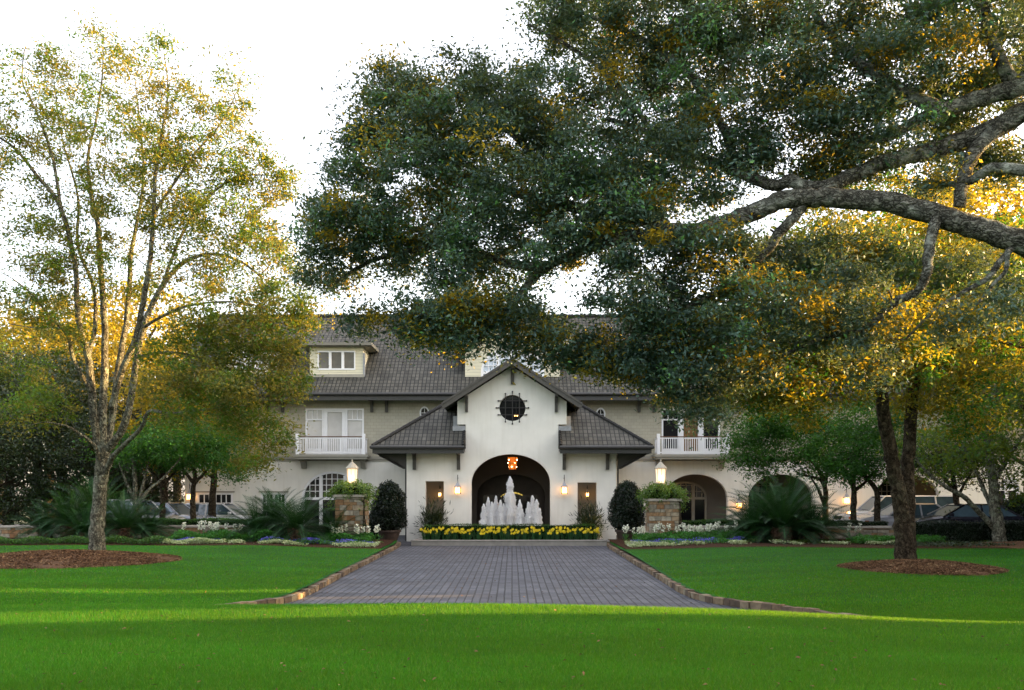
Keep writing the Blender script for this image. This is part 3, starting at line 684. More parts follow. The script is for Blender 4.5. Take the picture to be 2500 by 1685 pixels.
isw = MB(); isw.box(-4.6, -2.5, PY+2.86, PY+2.897, 0, 4.19); isw.build('inner_side_wall', simple('shaded_porch_stucco', (.34, .32, .28), .9, .06, 2), por); isw = MB(); isw.box(2.45, 4.55, PY+2.86, PY+2.897, 0, 4.19); isw.build('inner_side_wall', bpy.data.materials['shaded_porch_stucco'], por)  # half-dark stucco copy, porch shade put into its colour
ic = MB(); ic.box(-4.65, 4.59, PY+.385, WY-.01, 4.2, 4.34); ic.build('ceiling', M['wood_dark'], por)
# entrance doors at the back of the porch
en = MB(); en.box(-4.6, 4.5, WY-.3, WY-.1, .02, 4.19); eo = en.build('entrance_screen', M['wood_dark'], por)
for i, x in enumerate((-1.55, -.55, .45)):
    f = MB(); f.box(x, x+.95, WY-.36, WY-.302, .05, 2.15); do = f.build('glass_door', M['glass'], eo)
fl = MB()
for i in range(9):
    t0 = math.pi*(.18+.64*i/9); t1 = math.pi*(.18+.64*(i+.8)/9)
    q = [(acx+.08-.80*math.cos(t), y, 1.74+r2*math.sin(t)) for y in (WY-.33, WY-.31) for (r2, t) in ((.52, t0), (.52, t1), (.60, t1), (.60, t0))]
    fl.add(q, [(0, 1, 2, 3), (7, 6, 5, 4), (0, 4, 5, 1), (3, 2, 6, 7), (0, 3, 7, 4), (1, 5, 6, 2)])
fl.build('fanlight', emis('lit_fanlight', (.85, .62, .12), .15), eo)
# round window grille
g = MB(); cx, cz, r = RW
for k in (-.33, 0, .33):
    L_ = math.sqrt(r*r-k*k)+.14
    g.tube([(cx+k, PY-.07, cz-L_), (cx+k, PY-.07, cz+L_)], .022, 6); g.tube([(cx-L_, PY-.05, cz+k), (cx+L_, PY-.05, cz+k)], .022, 6)
    for e in (-1, 1):
        g.ball((cx+k, PY-.07, cz+e*L_), .04, 6, 4); g.ball((cx+e*L_, PY-.05, cz+k), .04, 6, 4)
g.build('round_window_grille', M['iron'], por)
p = MB(); p.prism(circ(cx, cz, r-.005), [], PY+.3, PY+.33); p.build('pane', M['glass'], por)
# hip roofs either side
pz0 = 4.45; ps = .72; Ye = PY-1.0; Xe = 6.42
def hz(t): return pz0+ps*t
for s_ in (-1, 1):
    r_ = MB(); X = lambda v: s_*v
    t2 = Xe-2.40
    poly = [(X(Xe), Ye, pz0), (X(XS), Ye, pz0), (X(XS), PY-.004, hz(PY-.004-Ye)), (X(2.40), PY+.385, hz(PY+.385-Ye)), (X(2.40), Ye+t2, hz(t2))]
    poly = [(X(Xe), Ye, pz0), (X(XS+.004), Ye, pz0), (X(XS+.004), PY+.44, hz(PY+.44-Ye)), (X(XU+.004), PY+.44, hz(PY+.44-Ye)), (X(XU+.004), Ye+(Xe-XU), hz(Xe-XU))]
    if s_ > 0: poly = poly[::1]
    r_.slab(poly if s_ < 0 else poly[::-1], .13)
    side = [(X(Xe), WY-.005, pz0), (X(Xe), Ye, pz0), (X(XU+.004), Ye+(Xe-XU), hz(Xe-XU)), (X(XU+.004), WY-.005, hz(Xe-XU))]
    r_.slab(side if s_ < 0 else side[::-1], .13)
    ro = r_.build('portico_roof', M['roof'], por)
    hc = MB(); a = Vector((X(Xe), Ye, pz0)); b = Vector((X(XU), Ye+(Xe-XU), hz(Xe-XU))); nseg = 17
    for i in range(nseg):
        p0 = a.lerp(b, i/nseg); p1 = a.lerp(b, (i+.96)/nseg); hc.tube([p0+Vector((0, 0, .01)), p1+Vector((0, 0, .04))], [.10, .085], 7)
    hc.build('hip_cap', M['roof'], por, uv=False); hc = MB()
    for i in range(6):
        hc.tube([(X(XS+.06), Ye+i*.17, hz(i*.17)+.04), (X(XS+.06), Ye+i*.17+.16, hz(i*.17+.16)+.02)], .07, 7)
    hc.build('rake_tiles', M['roof'], por, uv=False)
    g = MB(); g.tube([(X(XS), Ye-.07, pz0-.06), (X(Xe+.06), Ye-.07, pz0-.06), (X(Xe+.06), WY-.4, pz0-.06)], .085, 8)
    g.tube([(X(Xe+.02), Ye+.5, pz0-.10), (X(Xe-.25), Ye+.6, pz0-.42), (X(5.5), PY-.1, pz0-.75), (X(5.02), PY+.12, pz0-1.0), (X(5.02), PY+.15, .02)], .045, 8)
    g.build('gutter', M['gutter'], por)
    sf = MB(); lo, hi = sorted((X(XS+.02), X(Xe-.02))); sf.box(lo, hi, Ye+.02, PY-.003, pz0-.20, pz0-.135); sf.box(lo, hi, Ye, Ye+.05, pz0-.34, pz0-.134)
    lo, hi = sorted((X(4.99), X(Xe-.02))); sf.box(lo, hi, PY-.003+.005, WY-.01, pz0-.20, pz0-.135)
    lo, hi = sorted((X(Xe-.03), X(Xe+.02))); sf.box(lo, hi, Ye+.052, WY-.01, pz0-.34, pz0-.134)
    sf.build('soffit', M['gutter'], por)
    kn = MB(); q = [(X(4.995), 3.42), (X(5.15), 3.42), (X(5.6), 3.66), (X(6.1), 3.95), (X(6.36), 4.12), (X(6.36), 4.24), (X(4.995), 4.24)]
    kn.prism(q, [], PY+.05, PY+.25); kn.build('knee_brace', M['gutter'], por)
    gr = MB(); a = Vector((0, PY-.75, 8.56)); b = Vector((X(3.2), PY-.75, 6.50))
    pl = [(0, PY-.75, 8.56), (X(3.22), PY-.75, gz(3.22)), (X(3.22), 50.0, gz(3.22)), (0, 50.0, 8.56)]
    gr.slab(pl if s_ > 0 else pl[::-1], .16); gr.build('gable_roof', M['roof'], por)
    rb = MB(); rb.bar((X(.0), PY-.76, 8.56-.19), (X(3.24), PY-.76, gz(3.24)-.19), .09, .22); rb.bar((X(.0), PY-.79, 8.56-.045), (X(3.27), PY-.79, gz(3.27)-.045), .10, .09)
    rb.build('rake_board', M['trim'], por)
    us = MB(); pl = [(0, PY-.7, 8.38), (X(3.1), PY-.7, gz(3.1)-.18), (X(3.1), PY-.003, gz(3.1)-.18), (0, PY-.003, 8.38)]
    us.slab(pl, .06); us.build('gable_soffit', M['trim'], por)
    fs = MB(); lo, hi = sorted((X(2.20), X(2.80))); fs.box(lo, hi, PY-.02, PY-.004, 5.22, 5.45); fs.build('flashing', M['lead'], por); fs = MB(); lo, hi = sorted((X(2.585), X(2.80))); fs.box(lo, hi, PY+.38, PY+.44, 5.45, 5.95); fs.build('flashing', M['lead'], por)
for x in (-4.6, -2.52, 2.46, 4.50): bracket(x, PY-.003, 3.38, pz0-.205, .75, .15, por)
for x in (-2.14, 2.08): bracket(x, PY-.003, 6.10, gz(2.14)-.25, .62, .13, por)
bracket(.02, PY-.003, 7.42, 8.24, .62, .15, por)

# ------------------------------------------------------------------ lamps
M['amber'] = emis('amber_glass', (1.0, .48, .14), 1.5); M['bulb'] = emis('bulb', (1.0, .70, .34), 7)
M['cream_lit'] = emis('cream_lit_glass', (1.0, .72, .50), .15); M['silver'] = simple('zinc', (.42, .42, .46), .45, .1, 5, metal=.3)
def point(parent, loc, e, col=(1, .58, .25), r=.06):
    l = bpy.data.lights.new('lamp_light', 'POINT'); l.energy = e; l.color = col; l.shadow_soft_size = r
    o = bpy.data.objects.new('lamp_light', l); COL.objects.link(o); o.parent = parent; o.location = Vector(loc)-W[parent.name]; W[o.name] = W[parent.name].copy()
def wall_lantern(x, y, z, label, group, s=1.0, e=2.2, hang=True, dirx=0):
    t = thing('wall_lantern', (x, y, z), label, 'lantern', group)
    c = (x, y, z)
    m_ = MB(); m_.cur = 0
    m_.lathe([(.0, .62*s), (.03*s, .60*s), (.03*s, .52*s), (.07*s, .50*s), (.08*s, .42*s), (.15*s, .36*s), (.15*s, .335*s)], c, 4, sq=True)
    m_.build('cap', M['silver'], t)
    f = MB()
    for a in (-1, 1):
        for b in (-1, 1): f.box(x+a*.125*s-.012, x+a*.125*s+.012, y+b*.125*s-.012, y+b*.125*s+.012, z, z+.335*s)
    f.lathe([(.14*s, 0), (.14*s, .025*s)], c, 4, sq=True); f.lathe([(.14*s, .31*s), (.14*s, .334*s)], c, 4, sq=True)
    for a in (-1, 1): f.box(x-.006, x+.006, y+a*.125*s-.006, y+a*.125*s+.006, z+.02, z+.32*s)
    f.tube([(x, y, z+.6*s), (x, y, z+.9*s)], .018, 6); f.tube([(x, y, z+.8*s), (x, y+.28, z+.72*s)], .016, 6)
    f.build('lantern_frame', M['iron'], t)
    g = MB(); g.lathe([(.112*s, .03*s), (.112*s, .305*s)], c, 4, sq=True); gl = g.build('lantern_glass', M['amber'], t)
    b_ = MB(); b_.ball((x, y-.10*s, z+.16*s), .05*s, 8, 6); b_.build('bulb', M['bulb'], t)
    if e: point(t, (x, y-.22, z+.17*s), e, r=.08)
    return t
wall_lantern(px_(1117.5, PY-.25), PY-.28, pz_(1206, PY-.25), 'lit iron wall lantern left of the portico arch', 'wall lanterns on the portico')
wall_lantern(px_(1377.5, PY-.25), PY-.28, pz_(1206, PY-.25), 'lit iron wall lantern right of the portico arch', 'wall lanterns on the portico')
wall_lantern(-3.62, PY+2.6, 2.1, 'small glowing lantern seen through the left slot opening of the portico', None, .62, .4)
wall_lantern(3.78, PY+2.6, 2.1, 'small glowing lantern seen through the right slot opening of the portico', None, .62, .4)
wall_lantern(12.22, WY-.28, 1.42, 'lit wall lantern between the two right arches above the sago palms', None, 1, 2.2)
wall_lantern(-17.35, WY-.28, 1.9, 'glowing lantern at the far left corner of the hotel above the parked cars', None, 1, 2.2)
wall_lantern(18.0, WY-.28, 1.7, 'orange glowing lantern on the right wing behind the small tree trunks', None, 1, 6)
wall_lantern(8.9, WY+2.2, 2.2, 'reddish lantern inside the right arched recess beside the stone pier', None, .8, 2)
# side sconces inside the porch
for x, lab in ((acx-1.9, 'dim orange sconce inside the left side of the porch arch'), (acx+1.9, 'dim orange sconce inside the right side of the porch arch')):
    pass
ch = thing('chandelier_lantern', (acx+.08, PY+1.3, 3.5), 'large glowing hanging lantern under the top of the portico arch', 'lantern')
c = (acx+.08, PY+1.3, 3.42)
f = MB(); hh = .62
for k in range(6):
    t = 2*math.pi*k/6; f.tube([(c[0]+.27*math.cos(t), c[1]+.27*math.sin(t), c[2]+hh), (c[0]+.2*math.cos(t), c[1]+.2*math.sin(t), c[2])], .012, 5)
for r0, z0 in ((.27, hh), (.24, hh/2), (.2, 0)):
    f.tube([(c[0]+r0*math.cos(2*math.pi*k/12), c[1]+r0*math.sin(2*math.pi*k/12), c[2]+z0) for k in range(13)], .012, 5)
f.tube([(c[0], c[1], c[2]+hh), (c[0], c[1], 4.2)], .015, 5); f.tube([(c[0], c[1], c[2]), (c[0], c[1], c[2]+hh)], .012, 5)
f.build('lantern_frame', M['iron'], ch)
g = MB(); g.lathe([(.17, .02), (.235, hh-.02)], c, 12); g.build('lantern_glass', emis('deep_amber_glass', (.5, .11, .012), .3), ch)
for k in range(9):
    b_ = MB(); t = 2*math.pi*k/9+.35; zz = (.14, .32, .48)[k % 3]; rr = .21+.05*zz
    b_.ball((c[0]+rr*math.cos(t), c[1]+rr*math.sin(t), c[2]+zz), .024, 6, 5); b_.build('bulb', M['bulb'], ch)
point(ch, (c[0], c[1], c[2]-.2), .35, (1, .5, .18))
# yellow lamp gleam behind the round window
t = thing('hanging_lamp', (.45, PY+.2, 5.9), 'small orange lamp showing behind the round barred window', 'lamp')
b_ = MB(); b_.ball((px_(1257, PY), PY+.27, pz_(1014, PY)), .03, 8, 5); b_.ball((px_(1263, PY), PY+.27, pz_(1014, PY)), .035, 8, 5); b_.build('bulb', M['amber'], t)
b_ = MB(); b_.tube([(px_(1260, PY), PY+.27, 6.0), (px_(1260, PY), PY+.27, 6.7)], .008, 5); b_.build('cord', M['iron'], t)

# pier lanterns + stone piers with creeper
def pier(cx, cy, wd, lab_p, lab_l, lab_c, lx, seed, z1=2.22):
    rk = random.Random(seed); t = thing('stone_pier', (cx, cy, .1), lab_p, 'pier', 'stone gate piers')
    mb = MB(); tn = []; h = wd/2
    masonry(mb, tn, (cx-h, cy-h+.12), (cx+h, cy-h+.12), .1, z1-.1, .24, rk)
    masonry(mb, tn, (cx-h+.12, cy-h+.24), (cx-h+.12, cy+h), .1, z1-.1, .24, rk); masonry(mb, tn, (cx+h-.12, cy-h+.24), (cx+h-.12, cy+h), .1, z1-.1, .24, rk)
    masonry(mb, tn, (cx-h+.24, cy+h-.12), (cx+h-.24, cy+h-.12), .1, z1-.1, .24, rk)
    stoneobj('stone_shaft', mb, tn, t)
    cr = MB(); cr.box(cx-h+.03, cx+h-.03, cy-h+.03, cy+h-.03, .1, z1-.12); cr.build('core', M['mortar'], t)
    cp = MB(); cp.box(cx-h-.06, cx+h+.06, cy-h-.06, cy+h+.06, z1-.1, z1); cp.build('cap', M['concrete'], t)
    zb = EYE-(1181-HY)/F*cy; lt = thing('pier_lantern', (lx, cy, zb), lab_l, 'lantern', 'lanterns on the stone piers'); c = (lx, cy, zb)
    m_ = MB(); m_.lathe([(.0, 1.02), (.03, 1.0), (.035, .96), (.02, .93), (.05, .90), (.28, .66), (.28, .63), (.24, .62)], c, 8); m_.build('cap', M['verdigris'], lt)
    f = MB(); f.lathe([(.2, -.02), (.2, .03)], c, 8)
    for k in range(8):
        a = 2*math.pi*(k)/8; f.tube([(lx+.235*math.cos(a), cy+.235*math.sin(a), zb+.62), (lx+.195*math.cos(a), cy+.195*math.sin(a), zb+.02)], .014, 5)
    f.tube([(lx, cy, z1), (lx, cy, zb)], .05, 8); f.build('lantern_frame', M['verdigris'], lt)
    g = MB(); g.lathe([(.185, .03), (.222, .615)], c, 8); g.build('lantern_glass', M['cream_lit'], lt)
    b_ = MB(); b_.ball((lx, cy-.20, zb+.22), .075, 8, 6, 1.3); b_.build('bulb', emis('soft_bulb', (1, .82, .55), 3), lt)
    point(lt, (lx, cy-.42, zb+.3), 1.2, (1, .66, .36), .12)
    return t
pier(-6.72, 36.5, 1.2, 'square tawny fieldstone pier left of the entrance, topped with creeper', 'lit octagonal lantern on the left stone pier, in front of the balcony', '', -6.72, 5)
pier(6.32, 36.5, 1.25, 'square fieldstone pier right of the entrance, topped with creeper', 'lit octagonal lantern on the right stone pier, beside the arched recess', '', 6.25, 8, 2.05)
# ------------------------------------------------------------------ leaf materials
M['oak_leaf'] = leafmat('oak_leaf', (.013, .032, .028), (.078, .145, .112), (.34, .40, .05), .18, .48, .32, .5, (.09, .24, .06))
M['pale_leaf'] = leafmat('pale_leaf', (.014, .034, .016), (.065, .108, .042), (.62, .48, .05), .42, .5, .25, .35, (.16, .18, .04))
M['mid_leaf'] = leafmat('mid_leaf', (.007, .030, .007), (.030, .105, .016), (.36, .42, .02), .36, .5, .25, .4, (.08, .20, .02))
M['twin_leaf'] = leafmat('twin_leaf', (.008, .028, .007), (.035, .095, .018), (.66, .48, .02), .42, .5, .25, .4, (.08, .20, .02))
M['small_leaf'] = leafmat('small_leaf', (.005, .030, .006), (.030, .110, .016), (.14, .36, .02), .30, .5, .25, .8, (.06, .20, .02))
M['backlit_gold_leaf'] = leafmat('backlit_gold_leaf', (.030, .045, .008), (.13, .13, .02), (.75, .52, .03), .55, .5, .25, .3, (.25, .20, .03))  # sun-gold of backlit leaves put into the leaf colour
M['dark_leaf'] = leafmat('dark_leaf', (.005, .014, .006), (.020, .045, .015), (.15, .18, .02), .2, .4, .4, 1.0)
M['holly_leaf'] = leafmat('holly_leaf', (.004, .009, .005), (.012, .025, .012), (.05, .06, .01), .1, .35, .4, 2.0)
M['hedge_leaf'] = leafmat('hedge_leaf', (.010, .04, .008), (.04, .12, .015), (.15, .25, .02), .2, .45, .3, 2.0, (.07, .2, .02))
M['creeper_leaf'] = leafmat('creeper_leaf', (.025, .075, .012), (.09, .20, .035), (.3, .4, .03), .3, .4, .4, 2.0, (.2, .3, .06))
M['cycad_leaf'] = leafmat('cycad_leaf', (.003, .015, .005), (.012, .060, .014), (.06, .16, .02), .15, .5, .25, 1.5, (.03, .10, .02))
M['moss'] = leafmat('hanging_moss', (.07, .07, .045), (.16, .15, .09), (.2, .18, .08), .2, .9, .1)
M['core'] = simple('foliage_core', (.006, .011, .005), .95, .3, 3, spec=.05)  # near-black filler added inside foliage to block light

# ------------------------------------------------------------------ shrubs, hedges
def boxleaves(x0, x1, y0, y1, z0, z1, n, r):
    A = np.array([(x1-x0)*(z1-z0), (x1-x0)*(y1-y0), (y1-y0)*(z1-z0), (y1-y0)*(z1-z0)]); k = r.choice(4, n, p=A/A.sum())
    X = r.uniform(x0, x1, n); Y = r.uniform(y0, y1, n); Z = r.uniform(z0, z1, n)
    Y = np.where(k == 0, y0, Y); Z = np.where(k == 1, z1, Z); X = np.where(k == 2, x0, np.where(k == 3, x1, X))
    return np.stack([X, Y, Z], -1)+r.normal(0, .025, (n, 3))
def hedge(x0, x1, y0, y1, z0, z1, n, mat, label, L=.06, rot=0, name='hedge'):
    t = thing(name, ((x0+x1)/2, (y0+y1)/2, z0), label, 'hedge')
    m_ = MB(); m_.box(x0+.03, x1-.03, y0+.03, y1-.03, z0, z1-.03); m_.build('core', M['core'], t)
    C = boxleaves(x0, x1, y0, y1, z0, z1, n, npr); C[:, 2] += .03*np.sin(C[:, 0]*2.3)
    leafcards('foliage', C, L, L*.55, mat, t)
    if rot: t.rotation_euler = (0, 0, rot)
    return t
def shrubprof(c, prof, n, mat, parent, L, jit=.05, name='foliage', core=True):
    zz = np.array([p[1] for p in prof]); rr = np.array([p[0] for p in prof])
    Z = npr.uniform(zz[0], zz[-1], n*2); Rr = np.interp(Z, zz, rr); keep = npr.uniform(0, rr.max(), n*2) < Rr+.05
    Z = Z[keep]; Rr = Rr[keep]; th = npr.uniform(0, 2*np.pi, len(Z)); q = Rr*npr.uniform(.86, 1.06, len(Z))*(1+.06*np.sin(3*th+Z*5)+.07*np.sin(5*th-Z*3+1)+.05*np.sin(Z*9+th))
    C = np.stack([c[0]+q*np.cos(th), c[1]+q*np.sin(th), c[2]+Z], -1)+npr.normal(0, jit*.6, (len(Z), 3))
    leafcards(name, C, L, L*.5, mat, parent)
    if core:
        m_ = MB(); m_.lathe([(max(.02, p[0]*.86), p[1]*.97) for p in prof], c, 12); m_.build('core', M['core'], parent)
def potted(x, y, z, label, sc_=1.0):
    t = thing('potted_shrub', (x, y, z), label, 'potted shrub', 'potted evergreens beside the portico'); c = (x, y, z)
    p = MB(); p.lathe([(.30, 0), (.34, .05), (.42, .30), (.425, .32), (.44, .33), (.50, .52), (.55, .53), (.55, .62), (.47, .62), (.46, .56)], c, 20); p.build('pot', M['pot'], t)
    st = MB(); st.tube([(x, y, z+.5), (x+.03, y, z+.8)], .05, 6); st.build('stem', M['bark_dark'], t)
    shrubprof((x, y, z+.58), [(.25, 0), (.62, .15), (.76, .45), (.75, .9), (.66, 1.4), (.52, 1.8), (.32, 2.08), (.05, 2.22)], 6500, M['holly_leaf'], t, .075, .06)
potted(px_(951, 38.8)-.02, 38.8, .02, 'dark clipped evergreen in a round dark pot left of the portico')
potted(px_(1531, 38.8), 38.8, .02, 'dark clipped evergreen in a dark pot right of the portico, half behind the stone pier')
sb = thing('evergreen_shrub', (-6.1, 39.6, .1), 'low dark shrub at the foot of the left potted evergreen', 'shrub')
shrubprof((-6.15, 39.7, .1), [(.3, 0), (.5, .3), (.5, .9), (.2, 1.4), (.03, 1.5)], 2200, M['holly_leaf'], sb, .08)
# shrubs seen inside the slot openings
for cx, cz, lab in ((px_(1062, PY)-.05, .35, 'dark spiky shrub in front of the left slot opening'), (px_(1436, PY), .3, 'dark spiky shrub in front of the right slot opening')):
    t = thing('spiky_shrub', (cx, PY-.55, 0), lab, 'shrub')
    n = 1500; C = npr.normal(0, 1, (n, 3))*np.array([.30, .22, .42])+np.array([cx, PY-.55, .85]); C = C[C[:, 2] > .05]
    leafcards('foliage', C, .26, .035, M['dark_leaf'], t, axis=(C-np.array([cx, PY-.55, .4]))/.8)
    m_ = MB()
    for k in range(6): m_.tube([(cx+.04*k-.1, PY-.55, 0), (cx+.1*k-.25, PY-.55, .9)], .02, 5)
    m_.build('stems', M['bark_dark'], t)

# creeper crowns on the piers
def creeper(cx, cy, label, seed, z):
    t = thing('creeper', (cx, cy, z), label, 'climbing plant')
    r = np.random.RandomState(seed); n = 5200
    u = r.normal(0, 1, (n, 3)); u /= np.linalg.norm(u, axis=1)[:, None]; q = r.uniform(.5, 1.05, n)[:, None]
    C = u*q*np.array([.98, .85, .42])*(1+.22*np.sin(u[:, :1]*9+u[:, 1:2]*5))+np.array([cx, cy, z+.02])
    C[:, 2] -= .25*np.clip(np.abs(C[:, 0]-cx)-.5, 0, 1)
    leafcards('foliage', C, .09, .05, M['creeper_leaf'], t)
    m = 420; S = r.uniform(0, 1, m); sx = np.where(r.uniform(0, 1, m) > .4, 1, -1)
    D = np.stack([cx+sx*(.72+.25*r.normal(0, .5, m)), cy-.5+r.uniform(-.2, .3, m), z-.1-S*.7], -1); leafcards('trailing_foliage', D, .08, .045, M['creeper_leaf'], t)
    m_ = MB()
    for k in range(5):
        x = cx+.63; m_.tube([(x+.02*k, cy-.66, .15), (x-.03+.03*k, cy-.67, 1.0), (x+.03*math.sin(k), cy-.66, 1.9), (x-.2*k, cy-.3, z+.1)], .014, 5)
    m_.build('stem', M['bark_dark'], t)
    m_ = MB(); m_.lathe([(.3, -.22), (.62, -.1), (.66, .1), (.3, .28)], (cx, cy, z), 10); m_.build('core', M['core'], t)
creeper(-6.75, 36.5, 'loose green creeper crowning the left stone pier', 3, 2.36); creeper(6.3, 36.5, 'loose green creeper crowning the right stone pier', 4, 2.28)

# ------------------------------------------------------------------ fountain and daffodil bed
FX, FY = px_(1238, 39.4), 39.45
pf = MB(); pf.box(px_(1004, 37.6), px_(1482, 37.6), 37.6, 38.0, .002, .20); pf.box(px_(1004, 37.6)-.03, px_(1482, 37.6)+.03, 37.56, 38.03, .20, .235)
pf.box(px_(1004, 37.6), px_(1004, 37.6)+.35, 38.002, 39.9, .002, .20); pf.box(px_(1482, 37.6)-.35, px_(1482, 37.6), 38.002, 39.9, .002, .20)
pf.box(px_(1008, 37.6)+.352, px_(1478, 37.6)-.352, 38.032, 39.9, .002, .19)
ft = thing('fountain', (FX, FY, 0), 'white jet fountain foaming in front of the portico arch', 'fountain')
pf.build('stone_plinth', simple('plinth_stone', (.25, .235, .21), .85, .15, 4, .3, 30), ft)
bs = MB(); bs.lathe([(1.75, .19), (1.85, .2), (1.9, .62), (1.95, .64), (1.95, .72), (1.7, .72), (1.68, .5)], (FX, FY+.0, 0), 40); bs.v = [(x, FY+(y-FY)*.42, z) for x, y, z in bs.v]; bs.build('basin', M['concrete'], ft, smooth=False)
wt = MB(); wt.lathe([(.01, .62), (1.69, .62)], (FX, FY, 0), 40); wt.v = [(x, FY+(y-FY)*.42, z) for x, y, z in wt.v]; wt.build('water', simple('fountain_water', (.5, .52, .55), .1, .1, 3, .5, 12), ft)
def foammat():
    m, t, b, o = nodes('white_water'); b.inputs['Base Color'].default_value = (1, 1, 1, 1); b.inputs['Roughness'].default_value = .25; b.inputs['Specular IOR Level'].default_value = 1
    tr = N(t, 'ShaderNodeBsdfTranslucent'); tr.inputs[0].default_value = (1, 1, 1, 1)
    ms = N(t, 'ShaderNodeMixShader'); ms.inputs[0].default_value = .5
    t.links.new(b.outputs[0], ms.inputs[1]); t.links.new(tr.outputs[0], ms.inputs[2]); t.links.new(ms.outputs[0], o.inputs[0]); return m
M['foam'] = foammat()
jets = [(1181, 1233, .13), (1192, 1217, .12), (1201, 1228, .12), (1211, 1214, .13), (1222, 1224, .12), (1230, 1232, .10), (1245, 1168, .23), (1253, 1205, .16), (1269, 1223, .13), (1275, 1245, .10), (1290, 1228, .13), (1300, 1213, .15), (1310, 1222, .14), (1318, 1243, .08)]
for i, (jx, jy, jr) in enumerate(jets):
    r = np.random.RandomState(40+i); yy = FY+(-.0 if jr > .2 else (.4 if i % 2 else -.4)); x = px_(jx, yy); h = pz_(jy, yy)-.6; jr *= 1.12
    n = int(1000*h*(1.7 if jr > .25 else 1)); tt = r.uniform(0, 1.03, n)**.8
    rad = jr*1.1*np.clip(1.03-tt, 0, 1)**.62*(.85+np.abs(r.normal(0, .28, n)))*(1+.2*np.sin(tt*23+i))+.012; th = r.uniform(0, 2*np.pi, n)
    C = np.stack([x+rad*np.cos(th), yy+rad*np.sin(th), .6+tt*h], -1)
    V = []; Fq = []; s_ = r.uniform(.005, .017, n); sl_ = s_*r.uniform(1.5, 4, n)
    oc = np.array([(1, 0, 0), (0, 1, 0), (-1, 0, 0), (0, -1, 0), (0, 0, 1), (0, 0, -1)], float)
    V = C[:, None, :]+oc[None]*np.stack([s_, s_, sl_], -1)[:, None, :]
    ti = np.array([(0, 1, 4), (1, 2, 4), (2, 3, 4), (3, 0, 4), (1, 0, 5), (2, 1, 5), (3, 2, 5), (0, 3, 5)])
    base = V.reshape(-1, 3); fq = (np.arange(n)[:, None, None]*6+ti[None]).reshape(-1, 3)
    # core column
    k = 16; m_ = 9; zc2 = np.linspace(0, 1, k); cv = []
    for q in range(k):
        rr_ = jr*.9*(1-zc2[q])**.7+.004
        for j in range(m_): a = 2*np.pi*j/m_; cv.append((x+rr_*np.cos(a)*r.uniform(.85, 1.15), yy+rr_*np.sin(a)*r.uniform(.7, 1.2), .58+zc2[q]*h*.97+r.uniform(-.03, .03)))
    cf = []
    for q in range(k-1):
        for j in range(m_):
            a, b, c_, d_ = q*m_+j, q*m_+(j+1) % m_, (q+1)*m_+(j+1) % m_, (q+1)*m_+j; cf += [(a, b, c_), (a, c_, d_)]
    V = np.concatenate([base, np.array(cv)]); fq = np.concatenate([fq, np.array(cf)+len(base)])
    fmesh('water_jet', V, fq, M['foam'], ft, k=3)
hedge(px_(1036, 38.2), px_(1452, 38.2), 38.28, 38.62, .19, .86, 9000, M['hedge_leaf'], 'low clipped hedge behind the daffodils in front of the fountain', .045)
M['daff'] = leafmat('daffodil_petal', (.75, .55, .02), (.90, .74, .05), (.8, .7, .05), .3, .5, .2)
M['daff_leaf'] = leafmat('daffodil_leaf', (.010, .045, .016), (.03, .11, .03), (.08, .2, .03), .2, .4, .4)
def daffodil(seed, label):
    r = np.random.RandomState(seed); t = thing('daffodil_clump', (0, 0, 0), label, 'daffodils', 'daffodil clumps on the stone plinth')
    n = 26; V = []; T = []
    for i in range(n):
        a = r.uniform(0, 6.28); q = r.uniform(0, .07); x0, y0 = q*math.cos(a), q*math.sin(a); h = r.uniform(.26, .42); lean = r.uniform(.02, .14); ta = r.uniform(0, 6.28); w_ = .011
        p = [(x0+math.cos(a)*lean*s**2, y0+math.sin(a)*lean*s**2, h*s) for s in (0, .5, 1)]; wx, wy = math.cos(ta)*w_, math.sin(ta)*w_
        b = len(V); V += [(p[0][0]-wx, p[0][1]-wy, 0), (p[0][0]+wx, p[0][1]+wy, 0), (p[1][0]+wx, p[1][1]+wy, p[1][2]), (p[1][0]-wx, p[1][1]-wy, p[1][2]), (p[2][0]+wx*.3, p[2][1]+wy*.3, p[2][2]), (p[2][0]-wx*.3, p[2][1]-wy*.3, p[2][2])]
        T += [(b, b+1, b+2, b+3), (b+3, b+2, b+4, b+5)]
    fmesh('leaves', V, T, M['daff_leaf'], t, tint=r.uniform(0, 1, len(T)))
    V = []; T = []
    for i in range(r.randint(3, 7)):
        c = np.array([r.normal(0, .08), r.normal(-.04, .06), r.uniform(.27, .48)]); nr = np.array([r.normal(0, .5), -1, r.uniform(-.2, .4)]); nr /= np.linalg.norm(nr)
        u = np.cross(nr, [0, 0, 1]); u /= np.linalg.norm(u); v = np.cross(u, nr)
        for k in range(6):
            a = k*math.pi/3; d = u*math.cos(a)+v*math.sin(a); e = u*math.cos(a+1.57)+v*math.sin(a+1.57); b = len(V)
            V += [c, c+d*.034+e*.021-nr*.004, c+d*.062, c+d*.034-e*.021-nr*.004]; T.append((b, b+1, b+2, b+3))
        for k in range(6):
            a = k*math.pi/3; a2 = a+math.pi/3; b = len(V)
            V += [c+(u*math.cos(a)+v*math.sin(a))*.012, c+(u*math.cos(a2)+v*math.sin(a2))*.012, c+nr*.03+(u*math.cos(a2)+v*math.sin(a2))*.020, c+nr*.03+(u*math.cos(a)+v*math.sin(a))*.020]; T.append((b, b+1, b+2, b+3))
    fmesh('flowers', V, T, M['daff'], t, tint=r.uniform(.2, 1, len(T)))
    return t
ordi = lambda n: str(n)+('th' if 10 <= n % 100 <= 20 else {1: 'st', 2: 'nd', 3: 'rd'}.get(n % 10, 'th'))
dl = 'yellow daffodil clump in the row along the stone plinth before the fountain'
protos = [daffodil(100+i, dl) for i in range(9)]
